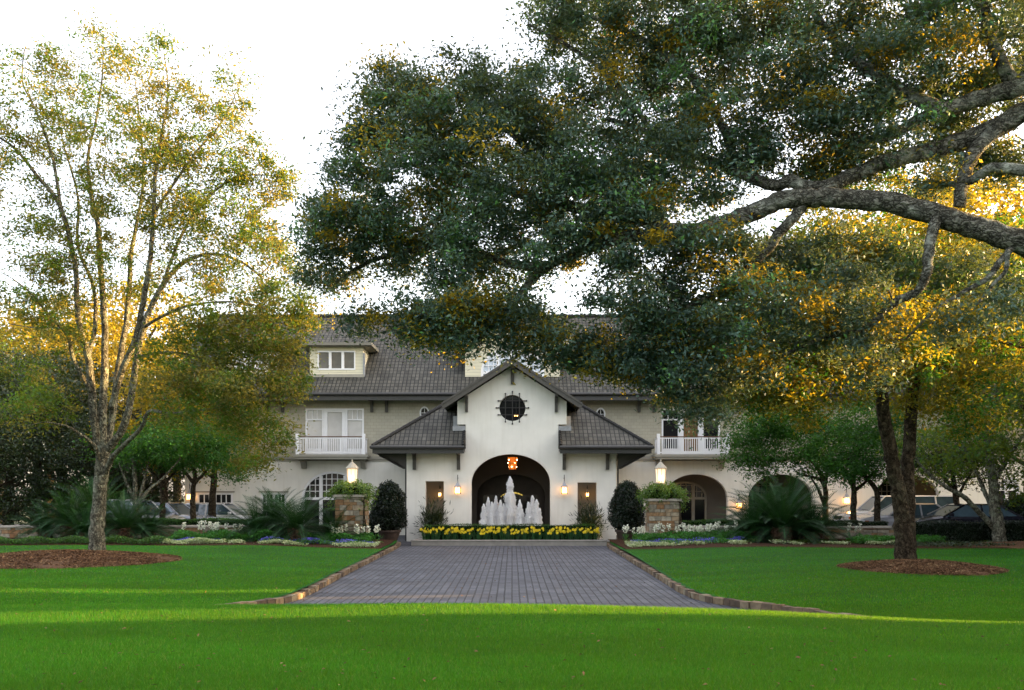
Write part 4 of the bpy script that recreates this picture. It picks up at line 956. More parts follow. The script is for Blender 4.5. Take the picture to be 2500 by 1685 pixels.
rr_ = random.Random(5); xa, xb = px_(1030, 38), px_(1466, 38); nd = 46
for i in range(nd):
    pr = protos[(i*4) % 9]; o = pr if not pr.get('used') else copy_tree(pr)
    pr['used'] = 1
    o['label'] = f'yellow daffodil clump on the stone plinth, {ordi(i+1)} from the left'
    place(o, (xa+(xb-xa)*(i+.5)/nd+rr_.uniform(-.06, .06), 38.12+(.12 if i % 2 else 0)+rr_.uniform(-.03, .03), .235 if False else .19), rr_.uniform(-.5, .5), rr_.uniform(1.05, 1.3))
# ------------------------------------------------------------------ beds, groundcover
def zbl(X, Y): return zl(X, Y)+.03+.04*np.sin(X*3+Y*2)*.3
def zbr(X, Y): return zr(X, Y)+.03+.04*np.sin(X*3+Y*2)*.3
yb = np.linspace(32.5, 38.4, 24); sheet('flower_bed', kx(KL, yb)[:, None]-.15-np.linspace(26, 0, 80)[None]+0*yb[:, None], yb, lambda X, Y: zbl(X, Y)-.08*(Y < 32.6), M['soil'])
def ybr(X): return 32.3-.12*np.clip(X-4, 0, 30)
sx = np.linspace(0, 24, 80); Yg = np.linspace(0, 1, 24)
Xg = kx(KR, 34)+.15+np.repeat(sx[None], 24, 0)*1.0; Yy = ybr(Xg)+(38.4-ybr(Xg))*Yg[:, None]
V = np.stack([Xg, Yy, zbr(Xg, Yy)-.08*(Yg[:, None] < .02)], -1).reshape(-1, 3); i = np.arange(23)[:, None]*80+np.arange(79)[None]
tag(fmesh('flower_bed', V, np.stack([i, i+1, i+81, i+80], -1).reshape(-1, 4), M['soil'], smooth=True), kind='structure')
def cover(x0, x1, y0, y1, h, n, L, mat, label, zf, Wf=.5, name='ground_cover', clump=0, flat=.2):
    X = npr.uniform(x0, x1, n); Y = npr.uniform(y0, y1, n)
    if clump:
        m_ = max(3, int((x1-x0)*clump)); cx = npr.uniform(x0, x1, m_); cy = npr.uniform(y0, y1, m_); k = npr.randint(0, m_, n)
        X = cx[k]+npr.normal(0, .13, n); Y = cy[k]+npr.normal(0, .10, n)
    Z = zf(X, Y)+.02+h*npr.uniform(0, 1, n)**.7*(.75+.25*np.sin(X*4+Y*3))
    leafcards(name, np.stack([X, Y, Z], -1), L, L*Wf, mat, None, flat=flat, label=label)
M['lime'] = leafmat('lime_leaf', (.06, .16, .02), (.16, .32, .06), (.3, .4, .05), .3, .5, .3, 3)
M['bedgreen'] = leafmat('bed_green_leaf', (.015, .08, .012), (.05, .22, .03), (.15, .35, .03), .3, .45, .3, 2)
M['blue'] = leafmat('blue_petal', (.05, .04, .32), (.22, .20, .75), (.2, .2, .7), .2, .5, .2, 3)
M['wht'] = leafmat('white_petal', (.62, .66, .52), (.85, .85, .74), (.8, .8, .7), .3, .5, .2, 3)
M['edge'] = leafmat('edging_plant', (.16, .24, .07), (.62, .66, .42), (.4, .5, .2), .25, .5, .2, 4)
for (zf, S) in ((zbl, -1), (zbr, 1)):
    k_ = -5.1 if S < 0 else 4.35
    xx = lambda a, b: sorted((k_+S*a, k_+S*b))
    side = 'left' if S < 0 else 'right'
    x0, x1 = xx(.1, 1.6 if S < 0 else 1.9); cover(x0, x1, 32.9, 34.4, .16, 2600, .06, M['edge'], f'white-flecked edging plants at the {side} kerb end of the flower bed', zf, name='edging_flowers')
    x0, x1 = xx(1.4, 11); cover(x0, x1, 32.9, 33.4, .14, 3200, .07, M['edge'], f'pale green edging plants dotted along the front of the {side} flower bed', zf, name='edging_flowers', clump=1.5)
    x0, x1 = xx(.5, 4.6); cover(x0, x1, 33.7, 34.6, .22, 2200, .06, M['blue'], f'blue and purple pansies in the {side} flower bed near the driveway', zf, name='pansies', clump=7)
    cover(x0, x1, 33.5, 34.8, .18, 2600, .08, M['bedgreen'], f'green leaves under the pansies in the {side} flower bed', zf)
    x0, x1 = xx(.6, 5.6 if S > 0 else 4.0); cover(x0, x1, 34.5, 35.9, .42, 9000, .12, M['bedgreen'], f'bright leafy plants below the white flower spikes in the {side} bed', zf, Wf=.3)
    x0, x1 = xx(5, 19); cover(x0, x1, 33.3, 35.2, .12, 4200, .10, M['mid_leaf'], f'low leafy planting under the sago palms in the {side} bed', zf, clump=3)
cover(-13.6, -9.4, 34.2, 35.6, .45, 6500, .12, M['bedgreen'], 'green leafy plants between the left sago palm groups', zbl, Wf=.3)
cover(-13.8, -11.6, 33.6, 34.2, .2, 900, .06, M['blue'], 'bluish pansies left of the white flower spikes between the sago palms', zbl, name='pansies', clump=6)
cover(-13.2, -11.0, 33.0, 33.5, .22, 2400, .07, M['edge'], 'cream-tipped edging plants right of the pale tree trunk', zbl, name='edging_flowers')
cover(-24, -13.2, 32.7, 33.6, .28, 14000, .07, M['hedge_leaf'], 'low clipped ground cover behind the mulch mound at the left', zbl)
cover(13.2, 16.6, 33.2, 34.4, .3, 4500, .12, M['bedgreen'], 'green leafy plants in front of the right stone wall', zbr, Wf=.3)
cover(14, 26, 31.2, 33.2, .12, 6000, .08, M['dark_leaf'], 'dark low ground cover in front of the tall black hedge', zbr)

def spike(seed, label, col='wht'):
    r = np.random.RandomState(seed); t = thing('white_flower', (0, 0, 0), label, 'flowers', None)
    n = 14; C = np.stack([r.normal(0, .05, n), r.normal(0, .05, n), r.uniform(.05, .34, n)], -1); leafcards('leaves', C, .14, .03, M['bedgreen'], t, axis=np.tile([0, 0, .8], (n, 1)))
    n = 34; z = r.uniform(.40, .66, n); C = np.stack([r.normal(0, .035, n), r.normal(0, .035, n), z], -1); leafcards('flower_spike', C, .07, .055, M[col], t)
    m_ = MB(); m_.tube([(0, 0, 0), (0, 0, .62)], .007, 4); m_.build('stem', M['daff_leaf'], t)
    return t
rk = random.Random(12)
def spikes(lst, label, group, zf, col='wht', seed=60):
    pr = [spike(seed+i, label, col) for i in range(3)]
    for i, (x, y) in enumerate(lst):
        o = pr[i] if i < 3 else copy_tree(pr[i % 3]); place(o, (x, y, float(zf(np.array(x), np.array(y)))), rk.uniform(0, 6), rk.uniform(.9, 1.25), f'{label}, {ordi(i+1)} from the left', group)
spikes([(px_(p, 35.4), 35.4+rk.uniform(-.4, .4)) for p in [1525, 1532, 1548, 1556, 1562, 1570, 1598, 1612, 1622, 1634, 1652, 1660, 1667, 1672, 1680, 1686, 1690, 1695, 1700, 1704, 1708, 1712, 1716, 1721, 1726, 1731, 1736, 1742, 1748, 1760, 1768, 1776, 1792]],
       'white flower spike in the row by the right stone pier', 'white flower spikes in the right bed', zbr)
spikes([(px_(p, 35.3), 35.3+rk.uniform(-.4, .4)) for p in [803, 812, 829, 836, 843, 866, 871, 878, 886, 900, 916, 925]], 'white flower spike in front of the left stone pier', 'white flower spikes in the left bed', zbl, seed=70)
spikes([(px_(p, 35.1), 35.1+rk.uniform(-.3, .3)) for p in [443, 485, 499, 512, 517, 522, 527, 532, 553, 570, 586]], 'white flower spike between the left sago palm groups', 'white flower spikes by the left low wall', zbl, seed=80)
spikes([(px_(p, 35.1), 35.1) for p in [2074, 2090, 2099]], 'white flower spike before the right low wall', 'white flower spikes by the right low wall', zbr, seed=90)

# ------------------------------------------------------------------ low stone walls and hedges
def lowwall(pts, z0, z1, label, seed):
    t = thing('low_stone_wall', (*pts[0], z0), label, 'wall'); rk = random.Random(seed); mb = MB(); tn = []; cp = MB()
    for a, b in zip(pts[:-1], pts[1:]):
        masonry(mb, tn, a, b, z0, z1-.09, .4, rk, .1, .2)
        d = Vector((b[0]-a[0], b[1]-a[1], 0)); L = d.length; u = d/L; s_ = 0
        while s_ < L-.05:
            l = min(rk.uniform(.5, .9), L-s_); c = Vector((a[0], a[1], 0))+u*(s_+l/2)
            cp.obox(Matrix.Translation((c.x, c.y, z1-.045)) @ Matrix.Rotation(math.atan2(d.y, d.x), 4, 'Z'), l-.01, .5, .08, .008, rk); s_ += l
    stoneobj('stonework', mb, tn, t); cp.build('coping', M['concrete'], t)
lowwall([(-25, 38.3), (-19.6, 38.2), (-18.6, 37.6)], .1, .86, 'low brown stone wall at the far left edge behind the lawn', 1)
lowwall([(-18.5, 37.5), (-12.5, 37.3), (-7.5, 37.2)], .1, .90, 'low stone wall below the hedge in front of the cars parked at the left', 2)
lowwall([(7.1, 37.2), (11, 37.2), (16.2, 37.0)], .1, .88, 'low stone wall behind the right sago palms', 3)
hedge(-18.4, -11.2, 37.75, 38.3, .1, 1.12, 14000, M['hedge_leaf'], 'flat-topped hedge behind the low wall in front of the cars parked at the left')
hedge(7.3, 11.2, 37.65, 38.15, .1, 1.06, 9000, M['hedge_leaf'], 'flat-topped green hedge between the right stone pier and the sago palms')
hedge(11.3, 16.3, 37.65, 38.15, .1, 1.02, 9000, M['dark_leaf'], 'dark flat-topped hedge above the right low stone wall in front of the white van')
hedge(15.5, 27, 33.9, 34.8, .1, 1.12, 30000, M['holly_leaf'], 'tall black-green hedge behind the twin trunk tree at the right')
t = thing('round_shrub', (26, 41, .2), 'dark round shrub before the white doors at the right edge', 'shrub')
shrubprof((px_(2492, 41), 41, .2), [(.3, 0), (.9, .4), (1.05, 1.0), (.8, 1.6), (.3, 1.95), (.03, 2.0)], 3500, M['holly_leaf'], t, .1)

# ------------------------------------------------------------------ sago palms
def cycad_meshes(seed, nf=60, tilt=1.0):
    r = np.random.RandomState(seed); V = []; T = []; tn = []
    for i in range(nf):
        az = i*2.399963+r.uniform(-.2, .2); k = (i+.5)/nf; el0 = math.radians(84-84*k**.8+r.uniform(-6, 6)); L = r.uniform(1.25, 1.65)*(1-.12*(1-k)); S = 15
        p = np.array([.06*math.cos(az), .06*math.sin(az), 0.]); e = el0; pts = [p.copy()]
        for s_ in range(S):
            e -= math.radians(1.3+3.2*(s_/S)+1.6*k); d = np.array([math.cos(e)*math.cos(az), math.cos(e)*math.sin(az), math.sin(e)]); p = p+d*L/S; pts.append(p.copy())
        pts = np.array(pts); side = np.array([-math.sin(az), math.cos(az), 0])
        tt = r.uniform(0, 1)
        for s_ in range(1, S*2):
            f = s_/(S*2); q = f*S; j = int(q); c = pts[j]+(pts[min(j+1, S)]-pts[j])*(q-j); d = pts[min(j+1, S)]-pts[j]; d /= np.linalg.norm(d)+1e-9
            up = np.cross(side, d); up = up if up[2] > 0 else -up
            ll = .19*math.sin(math.pi*min(1, .18+f*.86))**.6+.02
            for sg in (-1, 1):
                tip = c+(side*sg*.80+d*.55+up*.28)*ll; b = len(V); V += [c-d*.011, c+d*.011, tip+d*.003, tip-d*.003]; T.append((b, b+1, b+2, b+3)); tn.append(.25*r.uniform()+.5*tt+.1)
        for j in range(S):
            b = len(V); w_ = .010*(1-j/S)+.003; V += [pts[j]-side*w_, pts[j]+side*w_, pts[j+1]+side*w_*.9, pts[j+1]-side*w_*.9]; T.append((b, b+1, b+2, b+3)); tn.append(.95)
    return np.array(V), T, tn
def cycad(seed, label, hstem, tilt=1):
    t = thing('sago_palm', (0, 0, 0), label, 'sago palm', None); V, T, tn = cycad_meshes(seed); V = V+np.array([0, 0, hstem])
    fmesh('fronds', V, T, M['cycad_leaf'], t, tint=tn)
    s_ = MB(); s_.lathe([(.24, 0), (.22, hstem*.4), (.20, hstem*.8), (.13, hstem+.05), (.03, hstem+.12)], (0, 0, 0), 10)
    rs_ = random.Random(seed)
    for k in range(90):
        a = rs_.uniform(0, 6.28); z = rs_.uniform(.03, hstem); c = Vector((math.cos(a)*.21, math.sin(a)*.21, z)); s_.bar(c, c+Vector((math.cos(a)*.05, math.sin(a)*.05, .05)), .04, .03)
    s_.build('stem', simple('cycad_stem', (.09, .05, .03), .95, .4, 12, .5, 30) if 'cycad_stem' not in bpy.data.materials else bpy.data.materials['cycad_stem'], t)
    return t
cy = [cycad(201+i, 'sago palm', h) for i, h in enumerate((.34, .26, .5))]
CYC = [(168, 36.2, 1.32, 2, 'dark sago palm left of the pale multi-stemmed tree, above the brown wall'), (232, 37.0, 1.71, 2, 'tall sago palm directly behind the pale multi-stemmed tree'), (205, 35.0, 1.10, 1, 'low sago palm close behind the left side of the pale trunk'),
       (305, 35.0, 1.38, 0, 'broad sago palm just right of the pale multi-stemmed trunk'), (362, 36.0, 1.10, 1, 'smaller dark sago palm between the pale trunk and the low wall'), (110, 36.6, 1.10, 1, 'leftmost sago palm at the end of the brown wall'),
       (628, 35.6, 1.26, 1, 'left sago palm of the group before the fan-topped window'), (725, 34.8, 1.45, 0, 'big bright sago palm in the middle of the group before the fan-topped window'), (812, 35.8, 1.12, 1, 'right sago palm of the group, touching the left stone pier'), (672, 36.6, 1.38, 2, 'dark sago palm at the back of the group before the fan-topped window'),
       (1838, 35.2, 1.41, 1, 'left sago palm of the group before the second arch'), (1908, 34.6, 1.58, 0, 'big sago palm at the front of the group before the second arch'), (1985, 35.2, 1.41, 1, 'right sago palm of the group before the second arch'), (1925, 36.6, 1.78, 2, 'tall dark sago palm at the back of the group before the second arch'), (1870, 36.3, 1.55, 2, 'dark sago palm behind the left side of the right-hand group')]
for i, (p, d_, s_, v, lab) in enumerate(CYC):
    o = cy[v] if v is not None and not cy[v].get('used') else copy_tree(cy[v]); 
    if not cy[v].get('used'): cy[v]['used'] = 1
    x = px_(p, d_); place(o, (x, d_, float((zbl if x < 0 else zbr)(np.array(x), np.array(d_)))), rk.uniform(0, 6), s_, lab, 'sago palms in the flower beds')
for o in bpy.data.objects:
    if 'used' in o.keys(): del o['used']

# ------------------------------------------------------------------ cars
M['tyre'] = simple('tyre', (.015, .015, .015), .85, .1, 5); M['rim'] = simple('wheel_rim', (.45, .45, .46), .35, .1, 5, metal=.8)
M['car_glass'] = simple('car_glass', (.05, .08, .10), .05, .2, 3, spec=.9, coat=.5); M['lampglass'] = simple('headlight_glass', (.75, .75, .75), .15, .05, 5, spec=.8)
M['redlamp'] = simple('tail_light', (.35, .01, .01), .2, .1, 5); M['amberlamp'] = simple('indicator_glass', (.6, .12, .02), .2, .1, 5); M['blackplastic'] = simple('black_plastic', (.02, .02, .02), .6, .1, 5)
def paint(name, col): return simple(name, col, .22, .03, 2, metal=.1, spec=.6, coat=.8)
def car(name, label, cat, pt_, L, Wd, H, hood, belt, gx, loc, rz, suv=False):
    """nose towards +X; gx = glasshouse x positions (rear base, rear top, front top, front base)"""
    t = thing(name, (0, 0, 0), label, cat); hw = Wd/2; b = MB()
    xs_ = [-L/2, -L/2+.06, -L/2+.25, gx[0]-.05, gx[0]+.3, 0, gx[3]-.3, gx[3]+.05, L/2-.75, L/2-.3, L/2-.08, L/2]
    tp = [belt-.28, belt-.05, belt-.0, belt+.02, belt+.02, belt, belt-.02, hood+.03, hood-.02, hood-.12, hood-.26, hood-.45]
    wf = [.82, .92, .97, 1, 1, 1, 1, 1, .98, .93, .84, .74]; m_ = 12; V = []
    for x, z, w_ in zip(xs_, tp, wf):
        a = hw*w_; zb = .24 if abs(x) < L/2-.1 else .36
        sec = [(a*.9, zb), (a, zb+.12), (a*1.0, z*.62), (a*.985, z-.12), (a*.93, z-.03), (a*.8, z), ]
        V += [(x, y, zz) for y, zz in sec]+[(x, -y, zz) for y, zz in reversed(sec)]
    F_ = [(i*m_+j, i*m_+(j+1) % m_, (i+1)*m_+(j+1) % m_, (i+1)*m_+j) for i in range(len(xs_)-1) for j in range(m_)]
    F_ += [tuple(range(m_-1, -1, -1)), tuple((len(xs_)-1)*m_+j for j in range(m_))]
    b.add(V, F_); bo = b.build('body', pt_, t, smooth=False)
    g = MB(); w0, w1 = hw*.92, hw*.74; zB = belt-.03; zT = H-.05
    g.add([(gx[0], -w0, zB), (gx[3], -w0, zB), (gx[3], w0, zB), (gx[0], w0, zB), (gx[1], -w1, zT), (gx[2], -w1, zT), (gx[2], w1, zT), (gx[1], w1, zT)], [(0, 1, 5, 4), (1, 2, 6, 5), (2, 3, 7, 6), (3, 0, 4, 7), (4, 5, 6, 7)])
    g.build('window_glass', M['car_glass'], t)
    r_ = MB(); r_.add([(gx[1]-.06, -w1-.02, zT-.01), (gx[2]+.08, -w1-.02, zT-.01), (gx[2]+.08, w1+.02, zT-.01), (gx[1]-.06, w1+.02, zT-.01), (gx[1]+.1, -w1+.12, H), (gx[2]-.15, -w1+.12, H), (gx[2]-.15, w1-.12, H), (gx[1]+.1, w1-.12, H)], [(3, 2, 1, 0), (0, 1, 5, 4), (1, 2, 6, 5), (2, 3, 7, 6), (3, 0, 4, 7), (4, 5, 6, 7)])
    for s_ in (-1, 1):
        r_.bar((gx[3], s_*w0, zB), (gx[2], s_*w1, zT), .07, .06); r_.bar((gx[0], s_*w0, zB), (gx[1], s_*w1, zT), .12, .08)
        for fr in ((.42, .72) if suv else (.48,)):
            xx = gx[2]+(gx[1]-gx[2])*fr; r_.bar((xx-.02, s_*w0*1.003, zB), (xx, s_*w1*1.01, zT), .07, .05)
    r_.build('roof', pt_, t)
    for x in (-L/2+.85, L/2-.9):
        for s_ in (-1, 1):
            w_ = MB(); w_.tube([(x, s_*(hw-.22), .34), (x, s_*(hw-.2), .34), (x, s_*(hw+.0), .34), (x, s_*(hw+.02), .34)], [.30, .34, .34, .30], 20); wo = w_.build('wheel', M['tyre'], t)
            w_ = MB(); w_.tube([(x, s_*(hw+.0), .34), (x, s_*(hw+.03), .34)], [.22, .19], 14); w_.build('rim', M['rim'], wo)
    for s_ in (-1, 1):
        h_ = MB(); h_.obox(Matrix.Translation((L/2-.16, s_*hw*.66, hood-.32)) @ Matrix.Rotation(-s_*.25, 4, 'Z'), .22, .36, .15); ho = h_.build('headlight', M['lampglass'], t)
        i_ = MB(); i_.obox(Matrix.Translation((L/2-.33, s_*hw*.9, hood-.32)) @ Matrix.Rotation(-s_*.9, 4, 'Z'), .14, .16, .12); i_.build('indicator', M['amberlamp'], ho)
        h_ = MB(); h_.obox(Matrix.Translation((-L/2+.06, s_*hw*.72, belt-.22)), .12, .28, .18); h_.build('tail_light', M['redlamp'], t)
        h_ = MB(); h_.obox(Matrix.Translation((gx[3]-.28, s_*(hw+.08), belt+.06)), .12, .2, .14); h_.build('mirror', pt_, t)
        for xx in (-.15, -1.1):
            h_ = MB(); h_.box(xx, xx+.2, s_*hw-.02 if s_ > 0 else s_*hw-.015, s_*hw+.015 if s_ > 0 else s_*hw+.02, belt-.22, belt-.18); h_.build('door_handle', M['blackplastic'], t)
    h_ = MB(); h_.box(L/2-.06, L/2+.01, -hw*.42, hw*.42, hood-.40, hood-.24); h_.build('grille', M['blackplastic'], t)
    h_ = MB(); h_.box(L/2-.12, L/2+.04, -hw*.78, hw*.78, .38, .52); h_.build('bumper', pt_, t); h_ = MB(); h_.box(-L/2-.04, -L/2+.1, -hw*.85, hw*.85, .38, .54); h_.build('bumper', pt_, t)
    place(t, loc, rz); return t
car('parked_suv', 'silver four-wheel drive facing right, nearest behind the left hedge and slim trunks', 'car', paint('silver_paint', (.55, .55, .57)), 4.8, 1.9, 1.84, 1.12, 1.12, (-2.15, -1.8, .25, .95), (-18.0, 41.6, .14), R(-16), True)
car('parked_car', 'grey-blue sedan between the silver and the white vehicles left of the hotel', 'car', paint('grey_paint', (.36, .39, .48)), 4.7, 1.82, 1.68, 1.06, 1.06, (-1.9, -1.2, .2, 1.0), (-17.0, 43.3, .14), R(-12))
car('parked_suv', 'white estate with roof rails parked side-on below the left ground-floor windows', 'car', paint('white_paint_car', (.72, .72, .74)), 4.7, 1.85, 1.62, 1.0, 1.05, (-2.0, -1.7, .3, 1.05), (-15.2, 45.5, .14), R(-2), True)
car('parked_van', 'tall white people carrier with dark windows, facing left behind the right hedge', 'van', paint('white_van_paint', (.70, .70, .72)), 6.0, 2.0, 2.02, 1.22, 1.22, (-2.85, -2.6, .9, 1.75), (19.6, 44.3, .14), R(180), True)
car('parked_car', 'silver-grey sedan between the white van and the black sedan', 'car', paint('grey_car_paint', (.36, .36, .40)), 4.9, 1.85, 1.66, 1.10, 1.10, (-1.9, -1.2, .3, 1.15), (18.8, 41.6, .14), R(180))
car('parked_car', 'black sedan with blue reflections in its windows behind the right hedge', 'car', paint('black_paint', (.012, .012, .02)), 5.2, 1.9, 1.66, 1.12, 1.12, (-2.1, -1.2, .35, 1.35), (20.6, 39.6, .14), R(180))
# ------------------------------------------------------------------ trees
def smooth_path(pts, rad, k=4):
    P_ = [Vector(p) for p in pts]; out = []; ro = []
    n = len(P_)
    for i in range(n-1):
        p0 = P_[max(i-1, 0)]; p1 = P_[i]; p2 = P_[i+1]; p3 = P_[min(i+2, n-1)]
        for s_ in range(k):
            t = s_/k; out.append(.5*((2*p1)+(p2-p0)*t+(2*p0-5*p1+4*p2-p3)*t*t+(3*p1-p0-3*p2+p3)*t**3)); ro.append(rad[i]*(1-t)+rad[i+1]*t)
    out.append(P_[-1]); ro.append(rad[-1]); return out, ro
def tree(name, label, cat, base, limbs, blobs, lmat, bark, L=.09, per=260, cr=.34, group=None, seed=1, twr=.028, wr=.42, droop=.15, gap=0, moss=0, flat=.25, nside=10, tsub=.9, lmats=None):
    """limbs: [(points, radii)], blobs: [(centre, radii(3), clusters)] ; leaves gather in clusters at the ends of grown twigs"""
    r = np.random.RandomState(seed); rs_ = random.Random(seed); t = thing(name, base, label, cat, group)
    tb = MB(); SK = []; SR = []
    for pts, rad in limbs:
        p, q = smooth_path(pts, rad, 5)
        for i in range(1, len(p)-1): p[i] = p[i]+Vector((rs_.uniform(-1, 1), rs_.uniform(-1, 1), rs_.uniform(-1, 1)))*q[i]*.12
        tb.tube(p, q, nside if max(q) > .05 else 6, wob=.06, rs=rs_)
        for i in range(len(p)):
            if q[i] < .22: SK.append(tuple(p[i])); SR.append(q[i])
    C = []
    for c, rd, n in blobs:
        u = r.normal(0, 1, (n, 3)); u /= np.linalg.norm(u, axis=1)[:, None]; q = r.uniform(.15, 1, n)**.45
        C.append(np.array(c)+u*q[:, None]*np.array(rd))
    C = np.concatenate(C)
    SKa = np.array(SK); SRl = list(SR)
    d0 = np.array([np.min(np.sum((SKa-c)**2, 1)) for c in C]); C = C[np.argsort(d0)]
    cap = len(SKa)+len(C)*4; buf = np.zeros((cap, 3)); buf[:len(SKa)] = SKa; m_ = len(SKa)
    for c in C:
        dd = np.sum((buf[:m_]-c)**2, 1)+.6*np.clip(buf[:m_, 2]-c[2]-.2, 0, None); j = int(np.argmin(dd)); a = Vector(buf[j]); b = Vector(c); dl = (b-a).length
        if dl < .12: continue
        mid = (a+b)/2+Vector((r.normal(0, .12), r.normal(0, .12), r.normal(0, .10)+.10))*dl; r0 = min(SRl[j]*tsub, twr*(.5+.5*min(dl, 2.5)))
        q = [a, a.lerp(mid, .55).lerp(mid, .3), mid, mid.lerp(b, .55), b]; rr = [r0, r0*.85, r0*.7, r0*.5, r0*.28+.002]
        tb.tube(q, rr, 4, cap=False)
        for k in (2, 3, 4):
            if m_ < cap: buf[m_] = q[k]; SRl.append(rr[k]); m_ += 1
    tb.build('trunk', bark, t, smooth=True, uv=False)
    if name == 'live_oak': C = C[r.uniform(0, 1, len(C)) > .06]
    n = len(C)*per; k = np.repeat(np.arange(len(C)), per)
    sz = r.uniform(.45, 1.5, len(C))[k][:, None]*cr
    off = r.normal(0, 1, (n, 3))*np.array([1, 1, .62])*sz*.55
    pos = C[k]+off
    ct = r.uniform(.15, .85, len(C))[k]
    tint = np.clip(ct+r.normal(0, .16, n), 0, 1)
    if lmats:  # a share of leaves of another tone
        sel = (r.uniform(0, 1, len(C)) < lmats[1])[k]
        leafcards('crown', pos[~sel], L, L*wr, lmat, t, flat=flat, tint=tint[~sel], droop=droop)
        leafcards('other_tone_foliage', pos[sel], L, L*wr, lmats[0], t, flat=flat, tint=tint[sel], droop=droop)
    else:
        leafcards('crown', pos, L, L*wr, lmat, t, flat=flat, tint=tint, droop=droop)
    if moss:
        idx = r.choice(m_, moss); V = buf[idx]; hh = r.uniform(.3, 1.0, moss); PP = []
        for v, h in zip(V, hh):
            nn = 26; z = r.uniform(0, 1, nn); PP.append(np.stack([v[0]+r.normal(0, .05, nn)*(1-z*.6), v[1]+r.normal(0, .05, nn), v[2]-z*h], -1))
        PP = np.concatenate(PP); leafcards('hanging_moss', PP, .14, .010, M['moss'], t, axis=np.tile([0, 0, -1.5], (len(PP), 1)))['kind'] = 'stuff'
    return t
def PB(px, py, rx, ry, d, rd, n):       # blob given by where it shows in the photo and its distance
    c = P(px, py, d); return ((c.x, c.y, c.z), (rx/F*d, rd, ry/F*d), n)
def PL(lst):                            # limb points (px, py, distance)
    return [P(*q) for q in lst]

